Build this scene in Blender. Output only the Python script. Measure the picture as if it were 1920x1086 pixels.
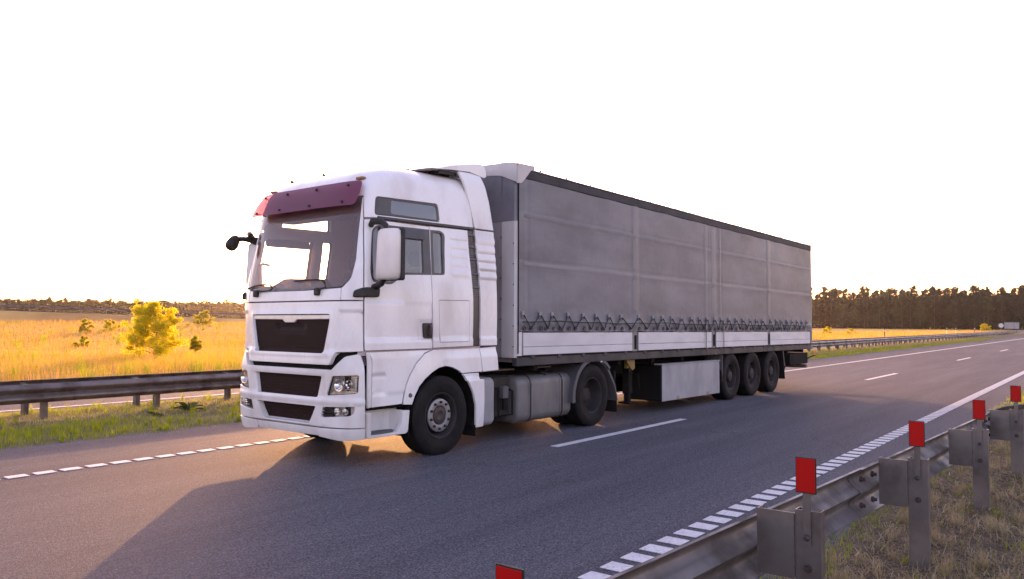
import bpy, math, random
import numpy as np
from mathutils import Vector, Matrix
from mathutils.geometry import delaunay_2d_cdt

for _o in list(bpy.data.objects):
    bpy.data.objects.remove(_o)
scene = bpy.context.scene
COL = scene.collection
R = math.radians
rng = np.random.default_rng(7)
random.seed(7)

# ------------------------------------------------------------------ camera
cam_d = bpy.data.cameras.new('camera')
cam = bpy.data.objects.new('camera', cam_d)
COL.objects.link(cam)
scene.camera = cam
CAM = Vector((-5.930, -8.155, 1.696))
_yaw, _pitch, _roll = 0.66294, 0.042515, 0.0038286
_f = Vector((math.cos(_pitch) * math.cos(_yaw), math.cos(_pitch) * math.sin(_yaw), math.sin(_pitch)))
_r = _f.cross(Vector((0, 0, 1))).normalized()
_u = _r.cross(_f)
_r2 = _r * math.cos(_roll) + _u * math.sin(_roll)
_u2 = -_r * math.sin(_roll) + _u * math.cos(_roll)
_m = Matrix((( _r2.x, _u2.x, -_f.x, CAM.x), (_r2.y, _u2.y, -_f.y, CAM.y), (_r2.z, _u2.z, -_f.z, CAM.z), (0, 0, 0, 1)))
cam.matrix_world = _m
cam_d.sensor_width = 36.0
cam_d.lens = 1464.56 / 1920 * 36
cam_d.clip_start = 0.05
cam_d.clip_end = 6000

# ------------------------------------------------------------------ sky, sun, exposure
SUN_AZ = R(46.5)      # direction towards the sun, from +x towards +y
SUN_EL = R(7.6)
world = bpy.data.worlds.new('World')
scene.world = world
world.use_nodes = True
wn = world.node_tree.nodes
wl = world.node_tree.links
wn.clear()
w_out = wn.new('ShaderNodeOutputWorld')
w_bg = wn.new('ShaderNodeBackground')
w_sky = wn.new('ShaderNodeTexSky')
w_sky.sky_type = 'NISHITA'
w_sky.sun_disc = False
w_sky.sun_elevation = SUN_EL
w_sky.sun_rotation = math.pi / 2 - SUN_AZ
w_sky.altitude = 150
w_sky.air_density = 1.0
w_sky.dust_density = 2.0
w_sky.ozone_density = 1.0
w_bg.inputs['Strength'].default_value = 0.15
w_mul = wn.new('ShaderNodeMix')
w_mul.data_type = 'RGBA'
w_mul.blend_type = 'MULTIPLY'
w_mul.inputs[0].default_value = 1.0
w_mul.inputs[7].default_value = (1.36, 0.965, 1.08, 1)     # rosy evening cast, the same over the whole sky
wl.new(w_sky.outputs['Color'], w_mul.inputs[6])
wl.new(w_mul.outputs[2], w_bg.inputs['Color'])
wl.new(w_bg.outputs['Background'], w_out.inputs['Surface'])

sun_d = bpy.data.lights.new('sun', 'SUN')
sun_d.energy = 2.0
sun_d.angle = R(0.6)
sun_d.color = (0.86, 0.43, 0.17)
sun = bpy.data.objects.new('sun', sun_d)
COL.objects.link(sun)
_to = Vector((math.cos(SUN_EL) * math.cos(SUN_AZ), math.cos(SUN_EL) * math.sin(SUN_AZ), math.sin(SUN_EL)))
sun.rotation_euler = _to.to_track_quat('Z', 'Y').to_euler()
sun.location = (30, 40, 30)

vs_ = scene.view_settings
vs_.view_transform = 'Standard'
vs_.look = 'None'
vs_.exposure = 2.2
vs_.gamma = 1.0
scene.cycles.max_bounces = 8
scene.cycles.transparent_max_bounces = 16
scene.cycles.volume_bounces = 0
scene.cycles.use_denoising = True
try:
    scene.cycles.denoiser = 'OPENIMAGEDENOISE'
except Exception:
    pass
scene.cycles.sample_clamp_indirect = 6.0

# ------------------------------------------------------------------ materials
MATS = {}

def nmat(name):
    m = bpy.data.materials.new(name)
    m.use_nodes = True
    nt = m.node_tree
    b = nt.nodes['Principled BSDF']
    MATS[name] = m
    return m, nt, b

def noise(nt, scale, detail=4, rough=0.6, vec=None, dim=None, mapscale=None):
    n = nt.nodes.new('ShaderNodeTexNoise')
    n.inputs['Scale'].default_value = scale
    n.inputs['Detail'].default_value = detail
    n.inputs['Roughness'].default_value = rough
    g = nt.nodes.new('ShaderNodeNewGeometry')
    src = g.outputs['Position']
    if mapscale:
        mp = nt.nodes.new('ShaderNodeMapping')
        mp.inputs['Scale'].default_value = mapscale
        nt.links.new(src, mp.inputs['Vector'])
        src = mp.outputs['Vector']
    nt.links.new(src, n.inputs['Vector'])
    return n

def ramp(nt, src, stops):
    r = nt.nodes.new('ShaderNodeValToRGB')
    e = r.color_ramp.elements
    while len(e) > 1:
        e.remove(e[-1])
    e[0].position, e[0].color = stops[0][0], stops[0][1] + (1,)
    for p, c in stops[1:]:
        k = e.new(p)
        k.color = c + (1,)
    nt.links.new(src, r.inputs['Fac'])
    return r

def bump(nt, src, b, strength, dist):
    bp = nt.nodes.new('ShaderNodeBump')
    bp.inputs['Strength'].default_value = strength
    bp.inputs['Distance'].default_value = dist
    nt.links.new(src, bp.inputs['Height'])
    nt.links.new(bp.outputs['Normal'], b.inputs['Normal'])
    return bp

def mixc(nt, fac, a, b, mode='MIX'):
    x = nt.nodes.new('ShaderNodeMix')
    x.data_type = 'RGBA'
    x.blend_type = mode
    if isinstance(fac, (int, float)):
        x.inputs[0].default_value = fac
    else:
        nt.links.new(fac, x.inputs[0])
    for sock, val in ((x.inputs[6], a), (x.inputs[7], b)):
        if isinstance(val, tuple):
            sock.default_value = val + (1,) if len(val) == 3 else val
        else:
            nt.links.new(val, sock)
    return x.outputs[2]

def simple(name, c0, c1=None, scale=3, rough=0.5, metal=0, spec=0.5, bumps=None, rrange=None, coat=0, detail=5, mapscale=None, lo=0.35, hi=0.68):
    m, nt, b = nmat(name)
    b.inputs['Roughness'].default_value = rough
    b.inputs['Metallic'].default_value = metal
    b.inputs['Specular IOR Level'].default_value = spec
    b.inputs['Coat Weight'].default_value = coat
    b.inputs['Coat Roughness'].default_value = 0.12
    b.inputs['Base Color'].default_value = c0 + (1,)
    if c1:
        n = noise(nt, scale, detail, 0.65, mapscale=mapscale)
        r = ramp(nt, n.outputs['Fac'], [(lo, c0), (hi, c1)])
        nt.links.new(r.outputs['Color'], b.inputs['Base Color'])
        if rrange:
            rr = nt.nodes.new('ShaderNodeMapRange')
            rr.inputs['From Min'].default_value = lo
            rr.inputs['From Max'].default_value = hi
            rr.inputs['To Min'].default_value = rrange[0]
            rr.inputs['To Max'].default_value = rrange[1]
            nt.links.new(n.outputs['Fac'], rr.inputs['Value'])
            nt.links.new(rr.outputs['Result'], b.inputs['Roughness'])
    if bumps:
        n2 = noise(nt, bumps[0], 3)
        bump(nt, n2.outputs['Fac'], b, bumps[1], bumps[2])
    return m

# vehicle
def dirty(name, base, dirt, rough, coat, metal=0.0, streak=(1.4, 1.4, 0.9), amount=0.6, spec=0.5):
    m, nt, b = nmat(name)
    n1 = noise(nt, 1.6, 4, 0.55, mapscale=streak)
    n2 = noise(nt, 42, 5, 0.8)
    r1 = ramp(nt, n1.outputs['Fac'], [(0.42, (0, 0, 0)), (0.75, (amount,) * 3)])
    r2 = ramp(nt, n2.outputs['Fac'], [(0.62, (0, 0, 0)), (0.70, (0.55,) * 3)])
    c = mixc(nt, r1.outputs['Color'], base, dirt)
    c = mixc(nt, r2.outputs['Color'], c, dirt)
    nt.links.new(c, b.inputs['Base Color'])
    rr = nt.nodes.new('ShaderNodeMapRange')
    rr.inputs['To Min'].default_value = rough
    rr.inputs['To Max'].default_value = min(1, rough + 0.35)
    nt.links.new(r1.outputs['Color'], rr.inputs['Value'])
    nt.links.new(rr.outputs['Result'], b.inputs['Roughness'])
    b.inputs['Coat Weight'].default_value = coat
    b.inputs['Coat Roughness'].default_value = 0.15
    b.inputs['Metallic'].default_value = metal
    b.inputs['Specular IOR Level'].default_value = spec
    return m

dirty('white_paint', (0.78, 0.77, 0.78), (0.46, 0.41, 0.39), 0.26, 0.55, amount=0.55)
dirty('bumper_paint', (0.74, 0.72, 0.72), (0.42, 0.37, 0.34), 0.34, 0.3, amount=0.6)
dirty('mirror_paint', (0.74, 0.70, 0.68), (0.38, 0.34, 0.31), 0.45, 0.1, amount=0.5)
dirty('board_paint', (0.58, 0.575, 0.60), (0.40, 0.38, 0.37), 0.45, 0.0, amount=0.5, streak=(1.0, 1.0, 3.0))
dirty('white_tarp', (0.49, 0.48, 0.49), (0.36, 0.335, 0.325), 0.55, 0.0, amount=0.6)
dirty('grey_plastic', (0.070, 0.069, 0.078), (0.115, 0.11, 0.115), 0.55, 0.0)
dirty('tank_metal', (0.165, 0.16, 0.163), (0.098, 0.090, 0.088), 0.5, 0.0, metal=0.3, amount=0.8)
dirty('box_grey', (0.30, 0.30, 0.325), (0.19, 0.183, 0.185), 0.55, 0.0, amount=0.7)
dirty('galvanised', (0.165, 0.150, 0.150), (0.075, 0.060, 0.054), 0.40, 0.0, metal=0.55, amount=1.0, streak=(2.2, 2.2, 2.2))
dirty('chassis', (0.008, 0.0075, 0.008), (0.020, 0.018, 0.017), 0.7, 0.0, amount=0.8, spec=0.12)
dirty('dirty_steel', (0.26, 0.25, 0.25), (0.13, 0.115, 0.11), 0.6, 0.0, metal=0.3, amount=0.9)
dirty('wheel_steel', (0.032, 0.029, 0.030), (0.055, 0.048, 0.045), 0.6, 0.0, metal=0.1, amount=0.8, spec=0.2)
dirty('nut_ring_steel', (0.27, 0.26, 0.265), (0.15, 0.14, 0.135), 0.45, 0.0, metal=0.4, amount=0.7)
dirty('hub_brown', (0.055, 0.042, 0.042), (0.035, 0.028, 0.027), 0.5, 0.0, metal=0.3)
simple('rubber', (0.0075, 0.0068, 0.0072), (0.016, 0.0142, 0.0142), 6, 0.75, spec=0.18, bumps=(120, 0.15, 0.002))
simple('black_plastic', (0.014, 0.013, 0.0135), (0.026, 0.024, 0.023), 14, 0.5, spec=0.3)
simple('grille_black', (0.016, 0.007, 0.007), (0.022, 0.011, 0.010), 40, 0.6, spec=0.12)
simple('seal_black', (0.016, 0.015, 0.016), None, 1, 0.35)
simple('trim_dark', (0.045, 0.040, 0.045), (0.065, 0.058, 0.060), 8, 0.28, spec=0.5)
simple('liner_black', (0.010, 0.010, 0.010), (0.02, 0.018, 0.017), 8, 0.85, spec=0.08)
simple('bright_trim', (0.74, 0.72, 0.72), (0.66, 0.63, 0.62), 9, 0.3, metal=0.25)
simple('chrome', (0.82, 0.80, 0.79), None, 1, 0.16, metal=1.0)
simple('lamp_silver', (0.70, 0.67, 0.64), (0.42, 0.38, 0.35), 18, 0.25, metal=0.35)
simple('interior', (0.24, 0.20, 0.225), (0.30, 0.26, 0.28), 4, 0.8)
simple('interior_light', (0.55, 0.48, 0.53), (0.48, 0.42, 0.46), 3, 0.8)
simple('seat_cloth', (0.09, 0.085, 0.10), (0.13, 0.12, 0.13), 12, 0.9)
simple('red_lens', (0.40, 0.002, 0.002), (0.33, 0.002, 0.002), 300, 0.45, spec=0.2)
simple('amber_lens', (0.22, 0.09, 0.03), None, 1, 0.3)
simple('orange_rubber', (0.55, 0.08, 0.03), None, 1, 0.5)
simple('yellow_paint', (0.26, 0.18, 0.03), (0.12, 0.085, 0.03), 12, 0.5)
simple('rope_black', (0.03, 0.028, 0.03), None, 1, 0.8)
simple('rivet', (0.05, 0.045, 0.045), None, 1, 0.5)
simple('vent_grey', (0.10, 0.095, 0.10), (0.15, 0.14, 0.14), 30, 0.55)

def tarp():
    m, nt, b = nmat('tarp')
    n1 = noise(nt, 1.1, 6, 0.65, mapscale=(0.55, 1, 1.3))
    n2 = noise(nt, 14, 4, 0.7, mapscale=(1, 1, 0.25))
    r1 = ramp(nt, n1.outputs['Fac'], [(0.30, (0.096, 0.098, 0.118)), (0.48, (0.138, 0.140, 0.166)), (0.70, (0.188, 0.189, 0.216))])
    r2 = ramp(nt, n2.outputs['Fac'], [(0.35, (0.90,) * 3), (0.70, (1.05,) * 3)])
    c = mixc(nt, 0.6, r1.outputs['Color'], r2.outputs['Color'], 'MULTIPLY')
    nt.links.new(c, b.inputs['Base Color'])
    b.inputs['Roughness'].default_value = 0.46
    b.inputs['Specular IOR Level'].default_value = 0.4
    n3 = noise(nt, 320, 2)
    n4 = noise(nt, 5, 4, 0.6, mapscale=(0.6, 1, 1.4))
    mx = nt.nodes.new('ShaderNodeMath')
    mx.operation = 'MULTIPLY_ADD'
    mx.inputs[1].default_value = 0.08
    nt.links.new(n3.outputs['Fac'], mx.inputs[0])
    nt.links.new(n4.outputs['Fac'], mx.inputs[2])
    bump(nt, mx.outputs['Value'], b, 0.25, 0.010)
tarp()
simple('tarp_strip_dark', (0.105, 0.105, 0.124), (0.138, 0.138, 0.159), 3, 0.5)
simple('tarp_strip_mid', (0.140, 0.142, 0.167), (0.168, 0.170, 0.196), 3, 0.45)
simple('tarp_strip_lite', (0.172, 0.173, 0.199), (0.200, 0.200, 0.226), 3, 0.45)
dirty('dirty_rail', (0.040, 0.038, 0.042), (0.020, 0.018, 0.019), 0.55, 0.0)
simple('tarp_dark', (0.040, 0.040, 0.047), (0.062, 0.061, 0.069), 5, 0.6, spec=0.12, mapscale=(0.5, 1, 1))
simple('tarp_tab', (0.20, 0.195, 0.21), (0.27, 0.26, 0.27), 20, 0.6)

def glass(name, tint, gloss=1.0, rough=0.02, ior=1.5, veil=0.0):
    m = bpy.data.materials.new(name)
    m.use_nodes = True
    nt = m.node_tree
    nt.nodes.clear()
    out = nt.nodes.new('ShaderNodeOutputMaterial')
    tr = nt.nodes.new('ShaderNodeBsdfTransparent')
    tr.inputs['Color'].default_value = tint + (1,)
    gl = nt.nodes.new('ShaderNodeBsdfGlossy')
    gl.inputs['Roughness'].default_value = rough
    gl.inputs['Color'].default_value = (gloss, gloss, gloss, 1)
    lw = nt.nodes.new('ShaderNodeLayerWeight')
    lw.inputs['Blend'].default_value = 0.5
    pw = nt.nodes.new('ShaderNodeMath')
    pw.operation = 'POWER'
    pw.inputs[1].default_value = 4.0
    nt.links.new(lw.outputs['Facing'], pw.inputs[0])
    f0 = ((ior - 1) / (ior + 1)) ** 2
    fr = nt.nodes.new('ShaderNodeMath')
    fr.operation = 'MULTIPLY_ADD'
    fr.inputs[1].default_value = 1 - f0
    fr.inputs[2].default_value = f0
    nt.links.new(pw.outputs['Value'], fr.inputs[0])
    mx = nt.nodes.new('ShaderNodeMixShader')
    nt.links.new(fr.outputs['Value'], mx.inputs['Fac'])
    nt.links.new(tr.outputs['BSDF'], mx.inputs[1])
    nt.links.new(gl.outputs['BSDF'], mx.inputs[2])
    last = mx.outputs['Shader']
    if veil:            # veil of scattered light put into the glass as pale diffuse colour
        df = nt.nodes.new('ShaderNodeBsdfDiffuse')
        df.inputs['Color'].default_value = (0.62, 0.50, 0.52, 1)
        tl = nt.nodes.new('ShaderNodeBsdfTranslucent')
        tl.inputs['Color'].default_value = (0.85, 0.62, 0.60, 1)
        m1 = nt.nodes.new('ShaderNodeMixShader')
        m1.inputs['Fac'].default_value = 0.5
        nt.links.new(df.outputs['BSDF'], m1.inputs[1])
        nt.links.new(tl.outputs['BSDF'], m1.inputs[2])
        m2 = nt.nodes.new('ShaderNodeMixShader')
        nz = noise(nt, 5, 4, 0.7)
        mr = nt.nodes.new('ShaderNodeMapRange')
        mr.inputs['From Min'].default_value = 0.3
        mr.inputs['From Max'].default_value = 0.7
        mr.inputs['To Min'].default_value = veil * 0.92
        mr.inputs['To Max'].default_value = veil * 1.08
        nt.links.new(nz.outputs['Fac'], mr.inputs['Value'])
        nt.links.new(mr.outputs['Result'], m2.inputs['Fac'])
        nt.links.new(last, m2.inputs[1])
        nt.links.new(m1.outputs['Shader'], m2.inputs[2])
        last = m2.outputs['Shader']
    nt.links.new(last, out.inputs['Surface'])
    MATS[name] = m
    return m
glass('windscreen_glass', (0.80, 0.80, 0.80), veil=0.27)
glass('side_glass', (0.55, 0.60, 0.62), ior=2.1)
glass('lamp_glass', (0.90, 0.89, 0.87))

def visor_mat():
    m = bpy.data.materials.new('visor_acrylic')
    m.use_nodes = True
    nt = m.node_tree
    b = nt.nodes['Principled BSDF']
    b.inputs['Base Color'].default_value = (0.25, 0.10, 0.165, 1)
    b.inputs['Roughness'].default_value = 0.35
    out = nt.nodes['Material Output']
    tr = nt.nodes.new('ShaderNodeBsdfTransparent')
    tr.inputs['Color'].default_value = (0.72, 0.42, 0.52, 1)
    tl = nt.nodes.new('ShaderNodeBsdfTranslucent')
    tl.inputs['Color'].default_value = (0.55, 0.22, 0.30, 1)
    m1 = nt.nodes.new('ShaderNodeMixShader')
    m1.inputs['Fac'].default_value = 0.45
    m2 = nt.nodes.new('ShaderNodeMixShader')
    m2.inputs['Fac'].default_value = 0.42
    nt.links.new(tl.outputs['BSDF'], m1.inputs[1])
    nt.links.new(tr.outputs['BSDF'], m1.inputs[2])
    nt.links.new(m1.outputs['Shader'], m2.inputs[1])
    nt.links.new(b.outputs['BSDF'], m2.inputs[2])
    nt.links.new(m2.outputs['Shader'], out.inputs['Surface'])
    MATS['visor_acrylic'] = m
visor_mat()

# road and nature
def asphalt(name, dark, mid, lite):
    m, nt, b = nmat(name)
    n1 = noise(nt, 0.35, 5, 0.6, mapscale=(0.15, 1, 1))
    n2 = noise(nt, 58, 4, 0.75)
    n3 = nt.nodes.new('ShaderNodeTexVoronoi')
    n3.inputs['Scale'].default_value = 130
    g = nt.nodes.new('ShaderNodeNewGeometry')
    nt.links.new(g.outputs['Position'], n3.inputs['Vector'])
    r1 = ramp(nt, n1.outputs['Fac'], [(0.30, dark), (0.52, mid), (0.75, lite)])
    r2 = ramp(nt, n2.outputs['Fac'], [(0.34, (0.35,) * 3), (0.50, (0.92,) * 3), (0.66, (1.95,) * 3)])
    c = mixc(nt, 1.0, r1.outputs['Color'], r2.outputs['Color'], 'MULTIPLY')
    # coarse patches of binder, fine cracks, pale stones painted in for sun glints
    n6 = noise(nt, 17, 3, 0.7)
    r6 = ramp(nt, n6.outputs['Fac'], [(0.36, (0.80,) * 3), (0.52, (1.0,) * 3), (0.68, (1.18,) * 3)])
    c = mixc(nt, 1.0, c, r6.outputs['Color'], 'MULTIPLY')
    v7 = nt.nodes.new('ShaderNodeTexVoronoi')
    v7.feature = 'DISTANCE_TO_EDGE'
    v7.inputs['Scale'].default_value = 0.42
    nw = noise(nt, 1.6, 5, 0.7)
    va = nt.nodes.new('ShaderNodeVectorMath')
    va.operation = 'ADD'
    gp = nt.nodes.new('ShaderNodeNewGeometry')
    nt.links.new(gp.outputs['Position'], va.inputs[0])
    nt.links.new(nw.outputs['Color'], va.inputs[1])
    nt.links.new(va.outputs['Vector'], v7.inputs['Vector'])
    r7 = ramp(nt, v7.outputs['Distance'], [(0.0, (0.62,) * 3), (0.006, (1.0,) * 3)])
    n8 = noise(nt, 0.22, 2, 0.5)
    r8 = ramp(nt, n8.outputs['Fac'], [(0.52, (0, 0, 0)), (0.60, (1, 1, 1))])
    c = mixc(nt, r8.outputs['Color'], c, mixc(nt, 1.0, c, r7.outputs['Color'], 'MULTIPLY'))
    v9 = nt.nodes.new('ShaderNodeTexVoronoi')
    v9.inputs['Scale'].default_value = 34
    nt.links.new(gp.outputs['Position'], v9.inputs['Vector'])
    s9 = nt.nodes.new('ShaderNodeSeparateColor')
    nt.links.new(v9.outputs['Color'], s9.inputs['Color'])
    r9 = ramp(nt, s9.outputs['Red'], [(0.984, (0, 0, 0)), (0.990, (0.14,) * 3)])
    c = mixc(nt, r9.outputs['Color'], c, (0.32, 0.30, 0.30))  # sparse pale specks, sun glints painted into the colour
    # darker and lighter wheel tracks
    n5 = noise(nt, 1.3, 6, 0.7, mapscale=(0.10, 1.4, 1))
    r5 = ramp(nt, n5.outputs['Fac'], [(0.40, (0.86,) * 3), (0.62, (1.06,) * 3)])
    c = mixc(nt, 1.0, c, r5.outputs['Color'], 'MULTIPLY')
    nt.links.new(c, b.inputs['Base Color'])
    rr = nt.nodes.new('ShaderNodeMapRange')
    rr.inputs['From Min'].default_value = 0.3
    rr.inputs['From Max'].default_value = 0.7
    rr.inputs['To Min'].default_value = 0.66
    rr.inputs['To Max'].default_value = 0.88
    nt.links.new(n2.outputs['Fac'], rr.inputs['Value'])
    nt.links.new(rr.outputs['Result'], b.inputs['Roughness'])
    b.inputs['Specular IOR Level'].default_value = 0.06
    ad = nt.nodes.new('ShaderNodeMath')
    ad.operation = 'ADD'
    nt.links.new(n2.outputs['Fac'], ad.inputs[0])
    nt.links.new(n3.outputs['Distance'], ad.inputs[1])
    bump(nt, ad.outputs['Value'], b, 0.8, 0.006)
asphalt('asphalt', (0.092, 0.091, 0.105), (0.112, 0.111, 0.127), (0.134, 0.132, 0.149))

def road_paint():
    m, nt, b = nmat('road_paint')
    n = noise(nt, 60, 4, 0.75)
    n2 = noise(nt, 6, 4, 0.7)
    r = ramp(nt, n.outputs['Fac'], [(0.34, (0.28, 0.27, 0.275)), (0.47, (0.64, 0.63, 0.64))])
    r2 = ramp(nt, n2.outputs['Fac'], [(0.30, (0.82,) * 3), (0.6, (1.0,) * 3)])
    c = mixc(nt, 1.0, r.outputs['Color'], r2.outputs['Color'], 'MULTIPLY')
    nt.links.new(c, b.inputs['Base Color'])
    b.inputs['Roughness'].default_value = 0.7
    bump(nt, n.outputs['Fac'], b, 0.4, 0.003)
road_paint()

def foliage(name, stops, trans=0.5, tcol=None, scale=0.5, rough=0.6, spec=0.25):
    m, nt, b = nmat(name)
    oi = nt.nodes.new('ShaderNodeObjectInfo')
    n = noise(nt, scale, 3, 0.6)
    n2 = noise(nt, scale * 37, 2, 0.6)
    ad = nt.nodes.new('ShaderNodeMath')
    ad.operation = 'MULTIPLY_ADD'
    ad.inputs[1].default_value = 0.5
    nt.links.new(n2.outputs['Fac'], ad.inputs[0])
    h = nt.nodes.new('ShaderNodeMath')
    h.operation = 'MULTIPLY'
    h.inputs[1].default_value = 0.5
    nt.links.new(n.outputs['Fac'], h.inputs[0])
    nt.links.new(h.outputs['Value'], ad.inputs[2])
    r = ramp(nt, ad.outputs['Value'], stops)
    hs = nt.nodes.new('ShaderNodeHueSaturation')
    mr = nt.nodes.new('ShaderNodeMapRange')
    mr.inputs['To Min'].default_value = 0.8
    mr.inputs['To Max'].default_value = 1.25
    nt.links.new(oi.outputs['Random'], mr.inputs['Value'])
    nt.links.new(mr.outputs['Result'], hs.inputs['Value'])
    nt.links.new(r.outputs['Color'], hs.inputs['Color'])
    nt.links.new(hs.outputs['Color'], b.inputs['Base Color'])
    b.inputs['Roughness'].default_value = rough
    b.inputs['Specular IOR Level'].default_value = spec
    tl = nt.nodes.new('ShaderNodeBsdfTranslucent')
    if tcol:
        c = mixc(nt, 1.0, hs.outputs['Color'], tcol, 'MULTIPLY')
        nt.links.new(c, tl.inputs['Color'])
    else:
        nt.links.new(hs.outputs['Color'], tl.inputs['Color'])
    mx = nt.nodes.new('ShaderNodeMixShader')
    mx.inputs['Fac'].default_value = trans
    nt.links.new(b.outputs['BSDF'], mx.inputs[1])
    nt.links.new(tl.outputs['BSDF'], mx.inputs[2])
    nt.links.new(mx.outputs['Shader'], nt.nodes['Material Output'].inputs['Surface'])
    return m
foliage('grass_green', [(0.30, (0.065, 0.12, 0.010)), (0.50, (0.17, 0.24, 0.016)), (0.70, (0.34, 0.34, 0.030))], 0.55, (1.9, 1.7, 0.8))
foliage('grass_dry', [(0.30, (0.20, 0.15, 0.08)), (0.52, (0.36, 0.28, 0.16)), (0.72, (0.52, 0.43, 0.27))], 0.30, scale=1.2)
foliage('grass_gold', [(0.30, (0.10, 0.13, 0.018)), (0.43, (0.20, 0.21, 0.03)), (0.50, (0.37, 0.27, 0.055)), (0.57, (0.42, 0.22, 0.08)), (0.66, (0.46, 0.36, 0.09))], 0.5, (1.5, 1.25, 0.9), scale=0.09)
foliage('leaf_young', [(0.30, (0.20, 0.21, 0.008)), (0.55, (0.33, 0.33, 0.014)), (0.75, (0.44, 0.40, 0.025))], 0.7, (2.2, 1.9, 0.7), scale=2)
foliage('leaf_weed', [(0.30, (0.03, 0.055, 0.012)), (0.7, (0.07, 0.11, 0.02))], 0.35, scale=4)
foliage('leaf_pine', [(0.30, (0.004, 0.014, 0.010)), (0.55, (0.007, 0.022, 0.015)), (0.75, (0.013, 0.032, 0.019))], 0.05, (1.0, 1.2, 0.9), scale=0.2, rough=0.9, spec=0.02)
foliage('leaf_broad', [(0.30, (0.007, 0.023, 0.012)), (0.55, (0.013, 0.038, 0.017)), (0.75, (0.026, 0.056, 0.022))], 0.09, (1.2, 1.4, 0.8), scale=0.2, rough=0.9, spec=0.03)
simple('bark', (0.022, 0.019, 0.016), (0.045, 0.037, 0.031), 9, 0.9, mapscale=(1, 1, 0.3))
simple('bark_pale', (0.10, 0.075, 0.05), (0.18, 0.13, 0.09), 9, 0.9, mapscale=(1, 1, 0.3))
simple('soil_verge', (0.045, 0.032, 0.022), (0.14, 0.105, 0.065), 9, 0.95, bumps=(18, 0.9, 0.05), detail=8)
simple('soil_median', (0.050, 0.065, 0.016), (0.13, 0.11, 0.045), 2.5, 0.95, bumps=(14, 0.9, 0.05), detail=8)
simple('embankment', (0.36, 0.18, 0.05), (0.56, 0.35, 0.10), 0.12, 0.95, bumps=(1.5, 0.8, 0.3), detail=8)

def field_mat():
    m, nt, b = nmat('field_ground')
    n1 = noise(nt, 0.030, 6, 0.65)
    n2 = noise(nt, 0.9, 5, 0.75, mapscale=(1, 1, 1))
    r1 = ramp(nt, n1.outputs['Fac'], [(0.34, (0.24, 0.19, 0.035)), (0.48, (0.42, 0.29, 0.070)), (0.60, (0.48, 0.31, 0.09)), (0.72, (0.34, 0.27, 0.05))])
    r2 = ramp(nt, n2.outputs['Fac'], [(0.30, (0.55,) * 3), (0.55, (1.0,) * 3), (0.75, (1.25,) * 3)])
    c = mixc(nt, 1.0, r1.outputs['Color'], r2.outputs['Color'], 'MULTIPLY')
    nt.links.new(c, b.inputs['Base Color'])
    b.inputs['Roughness'].default_value = 0.95
    b.inputs['Specular IOR Level'].default_value = 0.1
    bump(nt, n2.outputs['Fac'], b, 0.9, 0.4)
field_mat()

# ------------------------------------------------------------------ mesh helpers
WL = {}

def wloc(o):
    return WL.get(o.name, Vector((0, 0, 0)))

def link(o, parent, world_loc):
    COL.objects.link(o)
    o.parent = parent
    pl = wloc(parent) if parent else Vector((0, 0, 0))
    o.location = Vector(world_loc) - pl
    WL[o.name] = Vector(world_loc)

def thing(name, label, cat, loc, group=None):
    o = bpy.data.objects.new(name, None)
    o.empty_display_size = 0.3
    link(o, None, loc)
    tag(o, label, cat, group)
    return o

def tag(o, label=None, cat=None, group=None, kind=None):
    if label: o['label'] = label
    if cat: o['category'] = cat
    if group: o['group'] = group
    if kind: o['kind'] = kind
    return o

def mesh_obj(name, V, F, mat, parent=None, smooth=35, origin=None, normals=None, label=None):
    V = np.asarray(V, float)
    if origin is None:
        lo, hi = V.min(0), V.max(0)
        origin = (lo + hi) / 2
        origin[2] = lo[2]
    origin = np.asarray(origin, float)
    me = bpy.data.meshes.new(name)
    me.from_pydata([tuple(v) for v in (V - origin)], [], [tuple(int(i) for i in f) for f in F])
    me.materials.append(MATS[mat])
    if smooth:
        me.polygons.foreach_set('use_smooth', [True] * len(me.polygons))
        if normals is not None:
            me.normals_split_custom_set_from_vertices([tuple(n) for n in normals])
        else:
            me.set_sharp_from_angle(angle=R(smooth))
    o = bpy.data.objects.new(name, me)
    link(o, parent, origin)
    if label: o['label'] = label
    return o

def tri_obj(name, V, T, mat, parent=None, origin=(0, 0, 0), smooth=False):
    """fast triangle soup"""
    V = np.ascontiguousarray(V, np.float32)
    T = np.ascontiguousarray(T, np.int32)
    me = bpy.data.meshes.new(name)
    me.vertices.add(len(V))
    me.vertices.foreach_set('co', (V - np.asarray(origin, np.float32)).ravel())
    me.loops.add(T.size)
    me.loops.foreach_set('vertex_index', T.ravel())
    me.polygons.add(len(T))
    k = T.shape[1]
    me.polygons.foreach_set('loop_start', np.arange(0, T.size, k, dtype=np.int32))
    me.polygons.foreach_set('loop_total', np.full(len(T), k, np.int32))
    me.materials.append(MATS[mat])
    me.update(calc_edges=True)
    if smooth:
        me.polygons.foreach_set('use_smooth', [True] * len(me.polygons))
    o = bpy.data.objects.new(name, me)
    link(o, parent, origin)
    return o

def clone(o, parent, world_loc, rot=None, scale=None):
    c = o.copy()
    link(c, parent, world_loc)
    if rot is not None: c.rotation_euler = rot
    if scale is not None: c.scale = scale
    return c

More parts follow.
